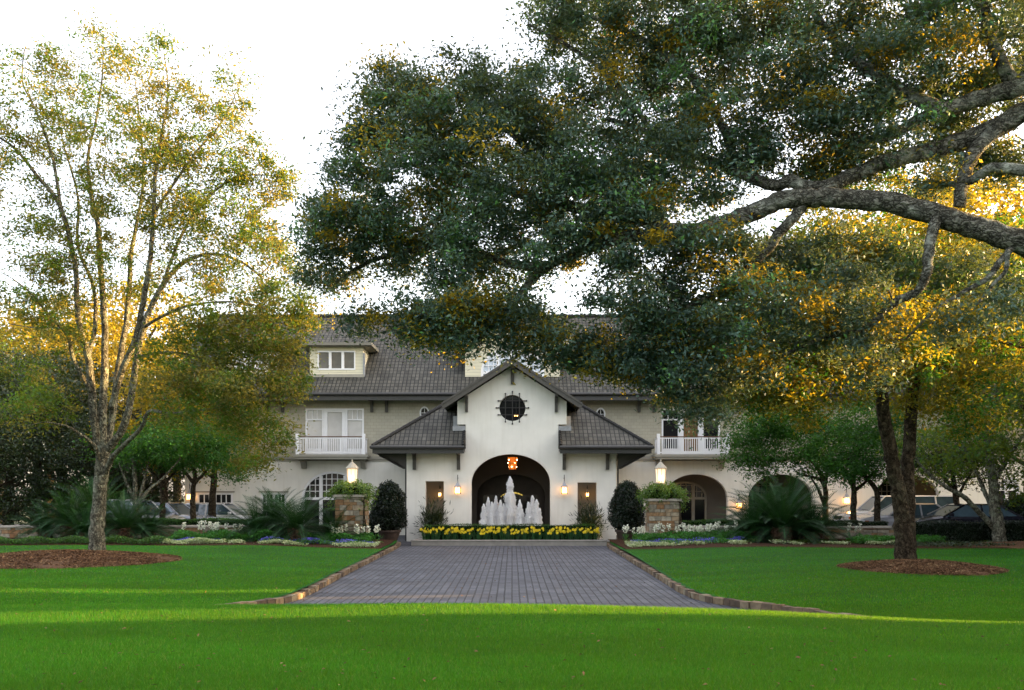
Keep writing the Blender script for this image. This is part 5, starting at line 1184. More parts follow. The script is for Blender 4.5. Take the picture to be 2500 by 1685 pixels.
# --- the great live oak whose trunk stands right of the frame
OK_B = (11.6, 11.2, .25)
root = [(11.6, 11.2, .0), (11.5, 11.3, 1.5), (11.2, 11.5, 3.0), (10.9, 11.7, 3.9)]
limbs = [
 (root, [.75, .6, .55, .5]),
 ([(10.9, 11.7, 3.9), (9.6, 12.0, 5.0)]+PL([(2640, 650, 12.3), (2500, 597, 12.4), (2400, 560, 12.5), (2320, 535, 12.6), (2200, 500, 12.8), (2080, 488, 13.0), (1990, 483, 13.1), (1920, 487, 13.2), (1860, 510, 13.3), (1800, 533, 13.4), (1740, 552, 13.5), (1680, 566, 13.6), (1610, 556, 13.7), (1560, 530, 13.9), (1480, 520, 14.2), (1380, 500, 14.6), (1260, 470, 15.0), (1130, 430, 15.3), (1000, 400, 15.6)]),
  [.34, .24, .175, .165, .16, .155, .15, .145, .14, .14, .135, .13, .125, .12, .115, .11, .10, .09, .08, .065, .05, .04]),
 (PL([(1700, 562, 13.6), (1640, 580, 13.7), (1560, 575, 13.9), (1480, 590, 14.0), (1400, 620, 14.2), (1330, 655, 14.3), (1285, 700, 14.4), (1240, 760, 14.5), (1200, 800, 14.6), (1160, 830, 14.7)]), [.12, .11, .10, .09, .08, .075, .065, .055, .045, .03]),
 (PL([(1330, 655, 14.3), (1230, 640, 14.7), (1120, 600, 15.1), (1010, 610, 15.4), (900, 640, 15.7), (820, 690, 15.9)]), [.08, .07, .06, .05, .04, .03]),
 (PL([(1120, 600, 15.1), (1010, 560, 15.3), (920, 520, 15.5), (840, 560, 15.7), (780, 600, 15.8)]), [.05, .045, .04, .03, .02]),
 (PL([(1380, 500, 14.6), (1300, 380, 14.9), (1200, 280, 15.2), (1080, 220, 15.5), (960, 200, 15.7)]), [.08, .07, .06, .045, .03]),
 ([(10.9, 11.7, 3.9), (9.9, 12.2, 5.6), (8.8, 12.6, 7.0)]+PL([(2540, 275, 12.9), (2440, 310, 13.0), (2360, 340, 13.1), (2260, 372, 13.2), (2160, 395, 13.3), (2090, 425, 13.4), (2020, 455, 13.4), (1970, 458, 13.5), (1930, 440, 13.6), (1890, 452, 13.8), (1800, 420, 14.2), (1700, 380, 14.6), (1600, 330, 15.0), (1480, 290, 15.4)]),
  [.32, .24, .18, .16, .15, .14, .125, .115, .11, .105, .10, .095, .09, .085, .07, .055, .04]),
 ([(8.8, 12.6, 7.0)]+PL([(2560, 190, 12.6), (2480, 215, 12.7), (2400, 240, 12.8), (2300, 268, 12.9), (2230, 300, 13.0), (2150, 340, 13.2), (2060, 330, 13.6), (1960, 300, 14.0)]), [.18, .15, .14, .12, .10, .08, .06, .05, .03]),
 (PL([(2440, 310, 13.0), (2400, 345, 12.9), (2370, 390, 12.8), (2350, 440, 12.7), (2342, 505, 12.7)]), [.12, .11, .10, .09, .085]),
 (PL([(2560, 425, 12.2), (2480, 415, 12.3), (2420, 410, 12.4), (2370, 440, 12.6), (2330, 450, 12.8), (2270, 440, 13.2)]), [.09, .08, .07, .06, .045, .03]),
 (PL([(2290, 525, 12.6), (2270, 600, 12.5), (2262, 665, 12.5), (2240, 710, 12.6), (2190, 735, 12.8), (2150, 770, 13.0), (2110, 805, 13.2), (2060, 815, 13.4), (2000, 830, 13.6), (1930, 860, 13.8), (1850, 900, 14.0), (1790, 930, 14.2)]), [.085, .075, .07, .06, .06, .055, .045, .04, .035, .03, .022, .015]),
 (PL([(1960, 500, 13.2), (1940, 530, 13.2), (1900, 570, 13.3), (1875, 610, 13.4), (1830, 650, 13.5), (1790, 685, 13.6), (1740, 720, 13.7), (1680, 750, 13.8), (1610, 770, 14.0), (1560, 800, 14.2)]), [.09, .08, .075, .07, .06, .05, .04, .035, .028, .018]),
 (PL([(2480, 597, 12.4), (2440, 640, 12.3), (2410, 680, 12.3), (2340, 720, 12.5), (2280, 760, 12.7), (2210, 830, 13.0)]), [.05, .045, .04, .032, .025, .015]),
 (PL([(2460, 610, 12.2), (2455, 660, 12.2), (2420, 700, 12.3), (2390, 740, 12.4), (2340, 790, 12.6)]), [.035, .03, .026, .02, .012]),
 (PL([(2480, 215, 12.7), (2430, 120, 12.8), (2400, 20, 13.0), (2350, -120, 13.3)]), [.11, .09, .08, .05]),
 (PL([(2300, 268, 12.9), (2150, 190, 13.4), (2030, 90, 13.8), (1950, -30, 14.2)]), [.10, .09, .07, .05]),
 (PL([(1800, 420, 14.2), (1760, 300, 14.5), (1680, 180, 14.8), (1560, 90, 15.1), (1440, 40, 15.4)]), [.08, .07, .06, .045, .03]),
 (PL([(1600, 330, 15.0), (1500, 200, 15.3), (1400, 120, 15.5), (1290, 60, 15.7)]), [.05, .045, .035, .02]),
]
ob = [PB(*q) for q in [
 (950, 270, 90, 100, 15.6, 1.2, 34), (1010, 230, 80, 60, 15.6, .9, 16), (900, 370, 70, 90, 15.6, 1.2, 22), (860, 470, 70, 80, 15.7, 1.2, 20), (830, 590, 80, 90, 15.7, 1.4, 26), (780, 670, 60, 60, 15.9, 1.2, 14), (800, 540, 60, 60, 15.8, 1, 10),
 (1110, 300, 110, 120, 15.3, 1.5, 42), (1150, 200, 70, 60, 15.4, 1.2, 14), (1040, 420, 140, 110, 15.2, 1.6, 50), (1000, 540, 140, 60, 15.3, 1.4, 36), (920, 600, 110, 50, 15.6, 1.2, 20), (1000, 650, 60, 36, 15.3, .9, 9),
 (1230, 330, 120, 130, 15.0, 1.7, 48), (1250, 480, 150, 110, 14.8, 1.8, 55), (1180, 590, 130, 60, 14.8, 1.5, 34), (1340, 250, 100, 100, 15.2, 1.5, 30), (1400, 380, 130, 110, 14.9, 1.8, 46), (1420, 500, 130, 90, 14.4, 1.6, 40),
 (1120, 680, 90, 55, 14.9, 1.2, 24), (1190, 740, 90, 60, 14.7, 1.2, 26), (1120, 790, 120, 50, 14.7, 1.2, 30), (1010, 770, 70, 36, 14.9, 1.0, 14), (1000, 810, 40, 22, 14.9, .8, 7), (1290, 790, 70, 50, 14.5, 1.0, 14), (1250, 845, 50, 26, 14.6, .8, 8), (1370, 820, 70, 50, 14.4, 1.1, 14), (1440, 870, 70, 45, 14.3, 1.0, 14), (1300, 650, 60, 36, 14.4, 1.0, 10), (1390, 600, 70, 36, 14.3, 1.0, 12),
 (1330, 40, 80, 50, 15.6, 1.2, 14), (1440, 60, 110, 90, 15.5, 1.5, 30), (1520, 170, 120, 100, 15.3, 1.6, 36), (1560, 300, 120, 90, 15.1, 1.7, 36), (1600, 420, 130, 90, 14.6, 1.7, 40), (1560, 520, 90, 50, 14.0, 1.3, 18), (1620, 60, 120, 90, 15.1, 1.6, 34), (1700, 180, 120, 110, 14.9, 1.7, 38), (1740, 330, 120, 90, 14.5, 1.6, 32), (1790, 60, 130, 90, 14.7, 1.6, 34),
 (1880, 180, 120, 100, 14.4, 1.6, 30), (1900, 320, 110, 80, 14.1, 1.4, 22), (1980, 60, 130, 90, 14.2, 1.6, 34), (2060, 190, 130, 90, 13.9, 1.5, 32), (2050, 300, 110, 70, 13.7, 1.2, 18), (2180, 60, 130, 90, 13.7, 1.6, 34), (2230, 170, 120, 80, 13.4, 1.4, 28), (2180, 300, 90, 60, 13.3, 1.0, 12), (2330, 40, 120, 90, 13.2, 1.5, 30), (2420, 140, 100, 80, 12.9, 1.3, 16), (2450, -20, 110, 80, 12.9, 1.4, 20), (2300, 420, 60, 36, 12.9, .8, 6), (1760, 480, 70, 36, 14.2, 1.0, 10), (1830, 400, 80, 40, 14.2, 1.0, 12),
 (1490, 650, 60, 40, 14.1, 1.0, 8), (1600, 640, 90, 50, 13.9, 1.1, 18), (1540, 760, 110, 60, 14.2, 1.2, 26), (1600, 850, 110, 70, 14.2, 1.3, 34), (1660, 930, 90, 60, 14.2, 1.2, 26), (1540, 900, 60, 36, 14.3, 1.0, 10), (1700, 700, 100, 60, 13.8, 1.2, 24), (1720, 820, 110, 70, 14.0, 1.4, 34), (1780, 600, 70, 40, 13.5, 1.0, 12), (1720, 990, 60, 36, 14.2, 1.0, 10), (1800, 900, 90, 60, 14.2, 1.3, 22), (1850, 740, 90, 60, 13.7, 1.2, 18),
 (1930, 640, 90, 50, 14.4, .8, 22), (2060, 620, 100, 50, 14.6, .8, 18), (2180, 640, 90, 50, 14.6, .8, 16), (2330, 660, 90, 40, 14.4, .7, 16), (2440, 720, 70, 40, 14.2, .7, 12), (2450, 380, 80, 50, 14.0, .6, 18), (2380, 240, 90, 60, 14.2, .7, 22), (2480, 200, 60, 50, 14.2, .7, 14), (2300, 330, 80, 50, 14.4, .7, 18), (2130, 380, 70, 40, 13.6, 1.0, 14), (2000, 400, 70, 36, 13.8, 1.0, 14), (1700, 600, 70, 30, 13.5, .6, 10), (1480, 560, 70, 40, 14.0, .8, 14), (2020, 700, 90, 50, 13.5, 1.1, 16), (2100, 780, 90, 50, 13.4, 1.0, 16), (1960, 800, 90, 50, 13.6, 1.1, 18), (2080, 860, 80, 45, 13.6, 1.0, 10), (2330, 800, 60, 40, 12.7, .9, 7), (2420, 760, 50, 40, 12.4, .8, 6), (2180, 900, 60, 40, 13.2, .9, 7),
 (1500, -80, 400, 90, 15.3, 2.5, 60), (2100, -120, 400, 110, 13.8, 2.5, 60)]]
ob += [PB(*q) for q in [(1150, 842, 60, 24, 14.6, .8, 6), (1040, 830, 40, 24, 14.7, .8, 5), (900, 790, 50, 30, 15.0, .8, 6), (1340, 870, 50, 30, 14.5, .9, 8), (1490, 860, 60, 40, 14.3, .9, 12)]]
ob += [((12.5, 12.5, 7.5), (2.6, 3.2, 1.8), 44), ((13.5, 16.0, 10), (2.8, 2.6, 2.0), 36), ((12.0, 9.0, 8.5), (2.6, 2.6, 2.0), 34), ((14.0, 13.0, 10.5), (3.2, 4.0, 1.6), 50), ((11.5, 17.0, 11.0), (2.6, 2.2, 1.5), 26)]   # the crown goes on to the right of the frame
tree('live_oak', 'huge dark oak reaching in from the right on a thick lichened limb', 'tree', OK_B, limbs, ob, M['oak_leaf'], M['bark_oak'], L=.082, per=200, cr=.34, lmats=(M['backlit_gold_leaf'], .12), seed=21, twr=.022, wr=.42, moss=0, nside=14)  # gold clusters stand for sun flecks, light put into their colour

# --- pale multi-stemmed tree on the left mound
lb = P(238, 1352, 27.0)
LT = [
 ([lb-Vector((0, 0, .35)), P(236, 1335, 27)]+PL([(238, 1280, 27), (243, 1200, 27), (250, 1130, 27), (254, 1090, 27)]), [0.320, 0.248, 0.212, 0.200, 0.208, 0.184]),
 (PL([(246, 1120, 27), (228, 1010, 27), (224, 940, 26.9), (214, 870, 26.8), (195, 800, 26.6), (188, 740, 26.5), (183, 647, 26.3), (147, 504, 26.0), (89, 428, 25.8), (40, 366, 25.6), (-10, 330, 25.4)]), [0.136, 0.124, 0.112, 0.104, 0.088, 0.080, 0.072, 0.064, 0.052, 0.040, 0.028]),
 (PL([(147, 504, 26.0), (130, 393, 26.2), (89, 272, 26.4), (55, 200, 26.6), (60, 120, 26.8)]), [0.048, 0.044, 0.032, 0.024, 0.012]),
 (PL([(252, 1110, 27), (252, 980, 27.2), (256, 880, 27.3), (254, 760, 27.4), (245, 640, 27.5), (240, 560, 27.6), (222, 470, 27.8), (215, 380, 28), (235, 290, 28.2), (250, 180, 28.4), (252, 90, 28.5)]), [0.136, 0.120, 0.108, 0.096, 0.088, 0.080, 0.064, 0.048, 0.036, 0.024, 0.010]),
 (PL([(215, 870, 26.8), (232, 800, 27.4), (228, 700, 27.8), (190, 600, 28.2), (190, 480, 28.6), (150, 330, 29), (130, 180, 29.3)]), [0.072, 0.064, 0.056, 0.048, 0.040, 0.024, 0.010]),
 (PL([(262, 1100, 27.1), (278, 990, 27.4), (288, 900, 27.6), (308, 790, 27.9), (316, 700, 28.2), (320, 620, 28.4), (335, 540, 28.6), (350, 440, 28.9), (345, 330, 29.2), (330, 200, 29.5)]), [0.112, 0.104, 0.096, 0.088, 0.080, 0.068, 0.056, 0.044, 0.032, 0.012]),
 (PL([(270, 1000, 27.0), (300, 900, 26.8), (330, 830, 26.6), (344, 770, 26.5), (356, 700, 26.4), (368, 620, 26.3), (375, 520, 26.2), (380, 420, 26.1), (395, 330, 26), (410, 220, 26), (400, 130, 26)]), [0.096, 0.096, 0.092, 0.088, 0.080, 0.072, 0.064, 0.052, 0.040, 0.024, 0.010]),
 (PL([(262, 1100, 27), (300, 1045, 26.8), (318, 980, 26.7), (330, 900, 26.6), (350, 800, 26.5), (395, 700, 26.4), (450, 640, 26.3), (520, 620, 26.2), (590, 640, 26.1), (640, 680, 26)]), [0.120, 0.112, 0.104, 0.096, 0.088, 0.080, 0.064, 0.048, 0.036, 0.020]),
 (PL([(375, 520, 26.2), (430, 440, 26.1), (480, 370, 26), (540, 300, 25.9), (580, 220, 25.8)]), [0.048, 0.040, 0.032, 0.024, 0.010]),
 (PL([(395, 700, 26.4), (450, 560, 26.6), (520, 470, 26.8), (590, 430, 27), (680, 430, 27.1)]), [0.048, 0.044, 0.036, 0.028, 0.012]),
 (PL([(252, 1165, 27), (272, 1120, 26.6), (305, 1085, 26.0), (345, 1045, 25.4), (365, 1005, 25.1), (420, 1010, 24.6), (500, 1000, 24.2), (600, 990, 23.9)]), [0.096, 0.080, 0.068, 0.060, 0.052, 0.040, 0.028, 0.016]),
 (PL([(246, 1150, 27), (232, 1090, 26.6), (195, 1060, 26.0), (160, 1040, 25.5), (110, 1030, 25)]), [0.064, 0.056, 0.044, 0.032, 0.016]),
 (PL([(225, 960, 26.9), (180, 880, 26.2), (165, 820, 25.8), (120, 770, 25.4), (80, 720, 25.0), (30, 680, 24.7)]), [0.072, 0.060, 0.052, 0.044, 0.032, 0.016]),
 (PL([(212, 860, 26.8), (180, 820, 27.4), (140, 800, 27.9), (80, 800, 28.4), (20, 790, 28.8)]), [0.048, 0.040, 0.032, 0.024, 0.012]),
 (PL([(350, 800, 26.5), (420, 760, 25.8), (500, 740, 25.2), (600, 740, 24.8), (690, 770, 24.5)]), [0.048, 0.040, 0.032, 0.024, 0.012]),
 (PL([(340, 870, 26.6), (420, 860, 25.7), (520, 880, 25.0), (620, 900, 24.5), (720, 940, 24.2)]), [0.048, 0.040, 0.032, 0.024, 0.010]),
]
lbl = [PB(*q) for q in [
 (60, 300, 80, 120, 26, 2, 34), (50, 470, 90, 100, 25.8, 2, 30), (90, 160, 60, 70, 27, 1.6, 14), (180, 250, 70, 110, 28.5, 2, 26), (250, 170, 40, 100, 28.4, 1.5, 16), (190, 400, 90, 110, 27, 2.2, 36), (330, 230, 60, 110, 28.5, 2, 20), (400, 200, 60, 90, 26, 1.8, 16), (300, 350, 80, 100, 28, 2, 30), (390, 330, 80, 90, 26.5, 2, 28), (480, 280, 70, 90, 26, 2, 20), (570, 230, 50, 80, 26, 1.6, 12), (420, 450, 90, 90, 26.5, 2.2, 44), (520, 400, 90, 80, 26.5, 2.2, 32), (600, 330, 60, 70, 26, 1.8, 14), (640, 450, 70, 50, 27, 1.5, 22), (700, 450, 40, 36, 27, 1, 10), (300, 470, 60, 70, 27.5, 2, 18), (240, 560, 90, 80, 27, 2.2, 28), (110, 600, 100, 80, 26, 2.2, 34), (420, 560, 90, 70, 26.5, 2, 32), (540, 540, 100, 60, 26.3, 2, 34), (640, 560, 70, 60, 26.5, 1.6, 22), (600, 650, 100, 70, 25.8, 2, 38), (700, 640, 50, 60, 25.8, 1.4, 14), (60, 720, 110, 70, 25.3, 2.2, 36), (190, 680, 80, 60, 26.8, 2, 18), (330, 660, 80, 60, 27.5, 2, 18), (460, 680, 70, 50, 26, 1.8, 14), (560, 760, 110, 60, 25, 1.8, 32), (680, 760, 70, 70, 24.6, 1.6, 26), (700, 850, 60, 50, 24.5, 1.4, 14), (740, 770, 40, 60, 24.6, 1, 14), (620, 820, 90, 50, 24.6, 1.4, 30), (500, 820, 90, 50, 24.8, 1.4, 24), (690, 900, 50, 36, 24.4, 1, 10), (560, 860, 80, 40, 24.6, 1.2, 20), (120, 820, 100, 50, 25.6, 2, 20), (420, 860, 80, 40, 25.4, 1.6, 14),
 (520, 920, 130, 60, 24.6, 1.8, 44), (620, 960, 110, 70, 24.2, 1.7, 42), (710, 940, 60, 36, 24.2, 1.1, 14), (640, 1060, 80, 55, 24, 1.4, 24), (500, 1010, 110, 50, 24.3, 1.6, 28), (610, 1120, 50, 36, 24, 1, 9), (430, 950, 80, 50, 24.8, 1.6, 18), (110, 1010, 90, 50, 25.2, 1.8, 20), (40, 930, 80, 70, 25.2, 1.8, 18)]]
tree('multi_stemmed_tree', 'tall tree with pale stems fanning up from one trunk on the left mound', 'tree', tuple(lb), LT, lbl, M['pale_leaf'], M['bark_light'], L=.11, per=98, cr=.46, lmats=(M['mid_leaf'], .5), seed=31, twr=.02, wr=.42, moss=40)

# --- twin-trunk tree on the right mound
tb_ = P(2208, 1372, 24.8)
TT = [
 ([tb_-Vector((.0, 0, .3)), P(2208, 1360, 24.8)]+PL([(2203, 1300, 24.8), (2200, 1230, 24.8), (2185, 1160, 24.7), (2172, 1090, 24.6), (2158, 1020, 24.5), (2150, 950, 24.4), (2130, 880, 24.3), (2090, 790, 24.1), (2060, 700, 24), (2040, 600, 24)]), [.38, .27, .235, .215, .20, .19, .18, .17, .15, .12, .09, .05]),
 ([tb_-Vector((-.05, 0, .3)), P(2216, 1360, 24.85)]+PL([(2216, 1300, 24.9), (2216, 1220, 24.9), (2214, 1140, 25), (2222, 1060, 25.1), (2226, 980, 25.2), (2240, 900, 25.3), (2270, 800, 25.5), (2290, 700, 25.7), (2300, 600, 25.8)]), [.33, .23, .21, .19, .18, .17, .16, .15, .12, .08, .05]),
 (PL([(2150, 950, 24.4), (2060, 880, 23.8), (1960, 850, 23.3), (1860, 860, 22.9), (1780, 900, 22.6)]), [.12, .09, .07, .05, .025]),
 (PL([(2090, 790, 24.1), (1990, 720, 23.8), (1880, 700, 23.5), (1780, 720, 23.3)]), [.09, .07, .05, .03]),
 (PL([(2240, 900, 25.3), (2320, 850, 24.9), (2410, 830, 24.5), (2500, 850, 24.2)]), [.10, .07, .05, .03]),
 (PL([(2270, 800, 25.5), (2350, 730, 25.5), (2430, 700, 25.5)]), [.08, .05, .03]),
 (PL([(2060, 700, 24), (1960, 620, 24), (1880, 560, 24)]), [.07, .05, .03]),
]
tbl = [PB(*q) for q in [
 (2060, 560, 110, 70, 24.2, 2, 30), (2220, 560, 110, 70, 25, 2, 30), (2380, 600, 110, 80, 25.2, 2, 30), (1950, 620, 100, 70, 24, 2, 30), (2100, 660, 120, 70, 24, 2, 40), (2270, 680, 120, 70, 25.2, 2, 40), (2420, 700, 90, 70, 25.2, 2, 28), (1860, 700, 90, 70, 23.5, 1.8, 30), (1980, 740, 110, 70, 23.6, 2, 40), (2120, 780, 120, 70, 23.8, 2, 44), (2280, 800, 120, 70, 25, 2, 40), (2430, 800, 90, 60, 24.6, 1.8, 24), (1820, 800, 80, 70, 23, 1.6, 26), (1900, 840, 90, 60, 22.9, 1.6, 32), (2030, 870, 100, 60, 23.3, 1.6, 38), (2180, 890, 110, 60, 23.8, 1.8, 38), (2330, 900, 110, 60, 24.6, 1.8, 34), (2450, 880, 70, 60, 24.4, 1.6, 18), (1860, 930, 80, 50, 22.7, 1.4, 26), (1960, 960, 80, 50, 22.9, 1.4, 20), (1790, 960, 60, 60, 22.6, 1.2, 14), (2280, 980, 90, 50, 24.6, 1.6, 24), (2350, 1020, 50, 40, 24.6, 1.2, 10), (1880, 990, 50, 30, 22.7, 1, 8), (1985, 1010, 20, 30, 22.9, .6, 3), (2070, 940, 60, 50, 23.5, 1.4, 14), (2050, 460, 130, 70, 24.2, 2, 26), (2280, 460, 140, 70, 25, 2, 26)]]
tree('twin_trunk_tree', 'tree with two dark trunks rising from the right mulch mound under golden-lit leaves', 'tree', tuple(tb_), TT, tbl, M['twin_leaf'], M['bark_dark'], L=.13, per=100, cr=.55, lmats=(M['small_leaf'], .25), seed=41, twr=.022, wr=.42, droop=.35, moss=25)

# --- mottled leaning tree at the far right
mb_ = P(2440, 1333, 33.0)
MT = [([mb_-Vector((0, 0, .2))]+PL([(2440, 1320, 33), (2436, 1280, 33), (2430, 1240, 33), (2424, 1180, 33), (2416, 1100, 33), (2425, 1000, 33), (2430, 900, 33.2), (2420, 780, 33.5), (2440, 640, 34)]), [.33, .25, .23, .20, .17, .14, .12, .10, .07, .03]),
 (PL([(2435, 1300, 33), (2410, 1270, 32.8), (2380, 1240, 32.5), (2350, 1210, 32.2), (2310, 1190, 32), (2260, 1150, 31.8), (2230, 1110, 31.6)]), [.13, .11, .10, .085, .07, .05, .03]),
 (PL([(2432, 1260, 33), (2415, 1225, 33.3), (2395, 1180, 33.6), (2370, 1120, 34), (2340, 1070, 34.2)]), [.10, .09, .075, .055, .03]),
 (PL([(2424, 1180, 33), (2460, 1120, 32.7), (2500, 1060, 32.5), (2540, 1000, 32.3)]), [.09, .075, .055, .03]),
 (PL([(2416, 1100, 33), (2380, 1030, 33.2), (2340, 980, 33.5), (2300, 950, 33.8)]), [.07, .055, .04, .02])]
mbl = [PB(*q) for q in [(2400, 1090, 80, 50, 33, 1.8, 22), (2480, 1130, 60, 60, 32.6, 1.6, 18), (2320, 1120, 60, 50, 32, 1.6, 16), (2350, 1010, 80, 60, 33.4, 2, 20), (2460, 1000, 80, 70, 33, 2, 26), (2400, 900, 100, 70, 33.3, 2.2, 30), (2470, 780, 80, 90, 33.5, 2.2, 30), (2390, 760, 90, 80, 33.5, 2.2, 24), (2440, 620, 90, 80, 34, 2.2, 26), (2260, 1080, 50, 50, 31.8, 1.3, 10), (2480, 1200, 36, 30, 32.6, 1, 5)]]
tree('mottled_tree', 'leaning tree with mottled grey forked trunk at the right edge before the black hedge', 'tree', tuple(mb_), MT, mbl, M['mid_leaf'], M['bark_light'], L=.15, per=75, cr=.6, seed=51, twr=.025)

# --- small trees in the parking areas
def small(px, base_y, d, forks, blobs, label, seed, lmat='small_leaf', per=80, L=.14, r0=.16, bark='bark_dark'):
    g = .14; b = Vector((px_(px, d), d, g)); tr_ = []
    for k, f_ in enumerate(forks):
        pts = [P(q[0], q[1], d+(q[2] if len(q) > 2 else 0)) for q in f_]
        if k == 0: pts = [b-Vector((0, 0, .1))]+pts
        n = len(pts); rr = np.linspace(r0 if k == 0 else r0*.6, r0*(.5 if k == 0 else .15), n); tr_.append((pts, list(rr)))
    tree('small_tree', label, 'tree', tuple(b), tr_, [PB(q[0], q[1], q[2], q[3], d, q[4], q[5]) for q in blobs], M[lmat], M[bark], L=L, per=per, cr=.6, seed=seed, nside=8, group='small trees in the parking areas')
small(397, 1290, 40, [[(397, 1250), (396, 1190), (392, 1140)], [(396, 1190), (420, 1160), (450, 1130)], [(396, 1190), (370, 1150), (340, 1120)]], [(370, 1090, 80, 60, 1.8, 40), (440, 1110, 60, 50, 1.6, 26)], 'small straight-trunked tree in front of the silver car at the left', 61)
small(471, 1290, 40, [[(471, 1250), (471, 1200), (476, 1165), (470, 1130)], [(474, 1180), (495, 1160), (520, 1130)], [(474, 1180), (450, 1150), (430, 1110)]], [(470, 1090, 90, 50, 1.8, 46), (540, 1120, 70, 50, 1.5, 32), (590, 1150, 50, 28, 1.2, 12), (500, 1060, 90, 40, 1.8, 30)], 'small straight-trunked tree beside the lit lantern at the left corner of the hotel', 62)
small(330, 1290, 38.6, [[(332, 1250), (330, 1220), (330, 1180), (325, 1120)], [(336, 1235), (360, 1200), (400, 1165), (440, 1120)], [(330, 1225), (310, 1180), (290, 1130)], [(336, 1240), (350, 1180), (365, 1120)]], [(310, 1090, 70, 50, 1.8, 26), (380, 1080, 80, 50, 1.8, 30)], 'fork-stemmed small tree above the silver car at the left', 63, bark='bark_light')
small(2084, 1290, 39, [[(2084, 1240), (2084, 1190), (2060, 1150), (2020, 1110)], [(2084, 1200), (2120, 1170), (2150, 1130)], [(2084, 1190), (2086, 1140), (2090, 1090)]], [(2040, 1090, 80, 60, 1.8, 40), (2130, 1100, 70, 60, 1.8, 34), (2130, 1020, 80, 50, 1.8, 44), (2060, 1150, 50, 30, 1.4, 18), (2200, 1060, 70, 50, 1.6, 30)], 'small forked tree before the white van, left of the twin trunks', 64)
small(2142, 1290, 38.8, [[(2142, 1240), (2140, 1200), (2110, 1160), (2070, 1120)], [(2140, 1200), (2165, 1170), (2190, 1140)]], [(2140, 1130, 70, 50, 1.6, 26), (2080, 1150, 50, 40, 1.4, 14)], 'small forked tree just left of the twin dark trunks', 65)
small(2015, 1290, 41, [[(2015, 1240), (2014, 1190), (2000, 1150), (1970, 1110)], [(2014, 1190), (2000, 1170), (1960, 1160), (1945, 1158)], [(2014, 1190), (2020, 1140), (2030, 1090)], [(2012, 1230), (1995, 1190), (1975, 1160)]], [(1960, 1080, 80, 50, 1.8, 34), (1880, 1090, 80, 50, 1.8, 44), (1850, 1140, 60, 36, 1.4, 22), (1830, 1060, 70, 40, 1.6, 26), (2020, 1070, 80, 50, 1.8, 44), (1940, 1030, 90, 40, 1.8, 44), (1800, 1100, 40, 40, 1.4, 16), (1990, 1140, 60, 30, 1.4, 20), (1890, 1030, 70, 40, 1.6, 30)], 'dark-stemmed small tree with bright green crown above the second arch', 66)
small(2335, 1290, 40.5, [[(2335, 1230), (2330, 1190), (2325, 1150), (2310, 1100)], [(2335, 1220), (2355, 1180), (2375, 1150)], [(2330, 1200), (2300, 1160), (2270, 1130)]], [(2280, 1100, 90, 50, 1.8, 54), (2360, 1090, 90, 50, 1.8, 54), (2310, 1150, 60, 40, 1.3, 22), (2240, 1140, 60, 40, 1.5, 24), (2400, 1150, 60, 40, 1.5, 20)], 'small dark tree behind the black sedan at the right', 67, 'dark_leaf')

# --- background woods: individual trees, each copy sharing one of three builds
def woods(seed, lmat, h, rw, lo=.22, bark='bark_dark', L=.30, per=46, cl=150):
    r = random.Random(seed); lm = []; top = h
    lm.append(([(0, 0, -.2), (.1, 0, h*.2), (-.1, .1, h*.45), (.1, 0, h*.8)], [.38, .30, .22, .08]))
    bl = []
    for k in range(9):
        a = k*2.4; zz = h*(lo+(.77-lo)*k/9); q = rw*(.75-.35*abs(k/9-.35)); e = (q*math.cos(a), q*math.sin(a), zz+h*.13)
        lm.append(([(0, 0, zz), (e[0]*.5, e[1]*.5, zz+h*.05), e], [.14, .09, .04])); bl.append((e, (rw*.5, rw*.5, h*.13), cl//11))
    bl.append(((0, 0, h*.82), (rw*.6, rw*.6, h*.17), cl//5)); bl.append(((0, 0, h*.5), (rw*.7, rw*.7, h*.2), cl//6))
    return tree('background_tree', 'x', 'tree', (0, 0, 0), lm, bl, M[lmat], M[bark], L=L, per=per, cr=.9, seed=seed, twr=.03, nside=7, wr=.5)
SHADE = [('dark', 31, 9, .95), ('dark', 32, 35, .8)]
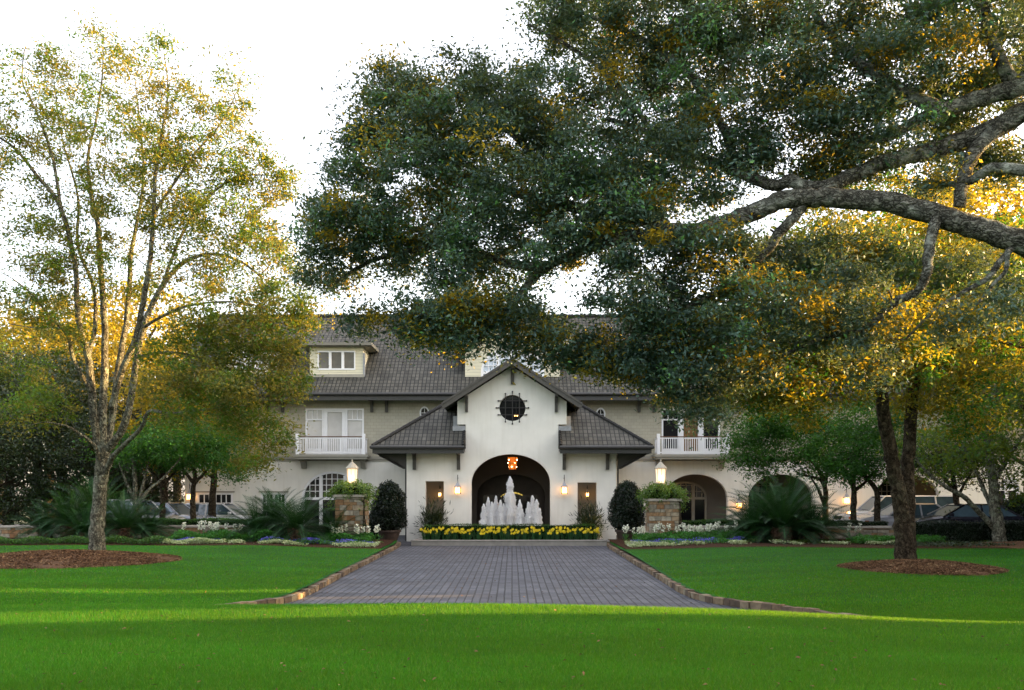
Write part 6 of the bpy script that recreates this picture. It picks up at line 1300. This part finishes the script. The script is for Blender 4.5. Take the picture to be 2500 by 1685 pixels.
# unseen leafy blocks added to cut the low sun into stripes on the lawns
SCREEN = [(-12, 15.0, 7.6, 'added leafy sun blocker beyond the right edge, nearest section'), (16.3, 22.75, 7.6, 'added leafy sun blocker beyond the right edge, second section'),
          (22.75, 23.5, 4.4, 'lower added sun blocker beyond the right edge, third section'), (23.5, 25.7, 7.6, 'added leafy sun blocker beyond the right edge, fourth section'), (25.7, 26.0, 4.4, 'narrow lower added sun blocker, fifth section'), (26.0, 41, 12.2, 'added leafy sun blocker beyond the right edge, farthest section')]
wd = {'gold': woods(71, 'backlit_gold_leaf', 15, 4.6, .34), 'mid': woods(72, 'mid_leaf', 16, 5.0, L=.26, cl=190), 'dark': woods(73, 'dark_leaf', 11, 4.2, .04, L=.22, per=60, cl=200)}
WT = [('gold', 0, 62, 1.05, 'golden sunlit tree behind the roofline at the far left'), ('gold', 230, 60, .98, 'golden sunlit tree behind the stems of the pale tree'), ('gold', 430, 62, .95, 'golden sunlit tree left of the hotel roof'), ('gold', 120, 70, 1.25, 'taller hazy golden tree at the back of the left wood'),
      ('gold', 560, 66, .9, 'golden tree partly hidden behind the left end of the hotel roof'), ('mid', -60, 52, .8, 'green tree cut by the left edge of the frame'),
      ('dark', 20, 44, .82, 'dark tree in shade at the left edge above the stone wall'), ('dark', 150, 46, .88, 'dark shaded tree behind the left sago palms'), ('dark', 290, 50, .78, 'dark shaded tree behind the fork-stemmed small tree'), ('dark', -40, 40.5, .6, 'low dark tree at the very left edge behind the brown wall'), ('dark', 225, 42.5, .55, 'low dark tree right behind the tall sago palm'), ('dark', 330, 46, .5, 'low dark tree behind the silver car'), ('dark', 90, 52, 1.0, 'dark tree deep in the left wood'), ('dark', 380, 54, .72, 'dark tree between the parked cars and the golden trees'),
      ('gold', 520, 44.0, .60, 'golden low tree in front of the left dormers beside the left corner of the hotel'), ('gold', 400, 43, .62, 'golden low tree between the pale stems and the hotel corner'), ('gold', 330, 68, 1.3, 'tall golden tree far behind the pale stems'),
      ('gold', 2300, 52, 1.45, 'tall golden tree behind the roof right of the twin trunks'), ('gold', 2440, 50, 1.4, 'tall golden tree behind the great limb at the right'), ('gold', 2190, 60, 1.35, 'tall golden tree far behind the twin trunks'), ('mid', 2040, 64, 1.15, 'green tree behind the roof left of the twin trunks'),
      ('mid', 2140, 62, 1.1, 'green tree showing above the roof right of the centre'), ('gold', 2330, 60, 1.2, 'golden tree behind the far right of the roof'), ('gold', 2480, 56, 1.3, 'tall golden tree at the right edge of the frame'), ('mid', 1990, 66, .85, 'green tree glimpsed under the great limb'), ('mid', 2520, 44, 1.0, 'green tree beyond the mottled tree at the right edge'), ('mid', 2400, 66, 1.35, 'tall green tree deep behind the right wing')]
used = set(); rw_ = random.Random(9)
for k, p, d, s_, lab in WT:
    o = wd[k] if k not in used else copy_tree(wd[k]); used.add(k)
    place(o, (px_(p, d), d, 0), rw_.uniform(0, 6), s_, lab, 'trees of the woods around the hotel')
# unseen trees added east of the lawns to keep the low sun off them
SH = []
for i_, (k, x, y, s_) in enumerate(SHADE):
    o = copy_tree(wd[k]); place(o, (x, y, 0), rw_.uniform(0, 6), s_, f'unseen shade tree added beyond the right edge of the lawns, {ordi(i_+1)} of them', 'added shade trees east of the lawns')

for y0, y1, z1, lab in SCREEN:
    hedge(24.6, 26.0, y0, y1, 0, z1, 9000, M['dark_leaf'], lab, L=.3, name='added_sun_screen')
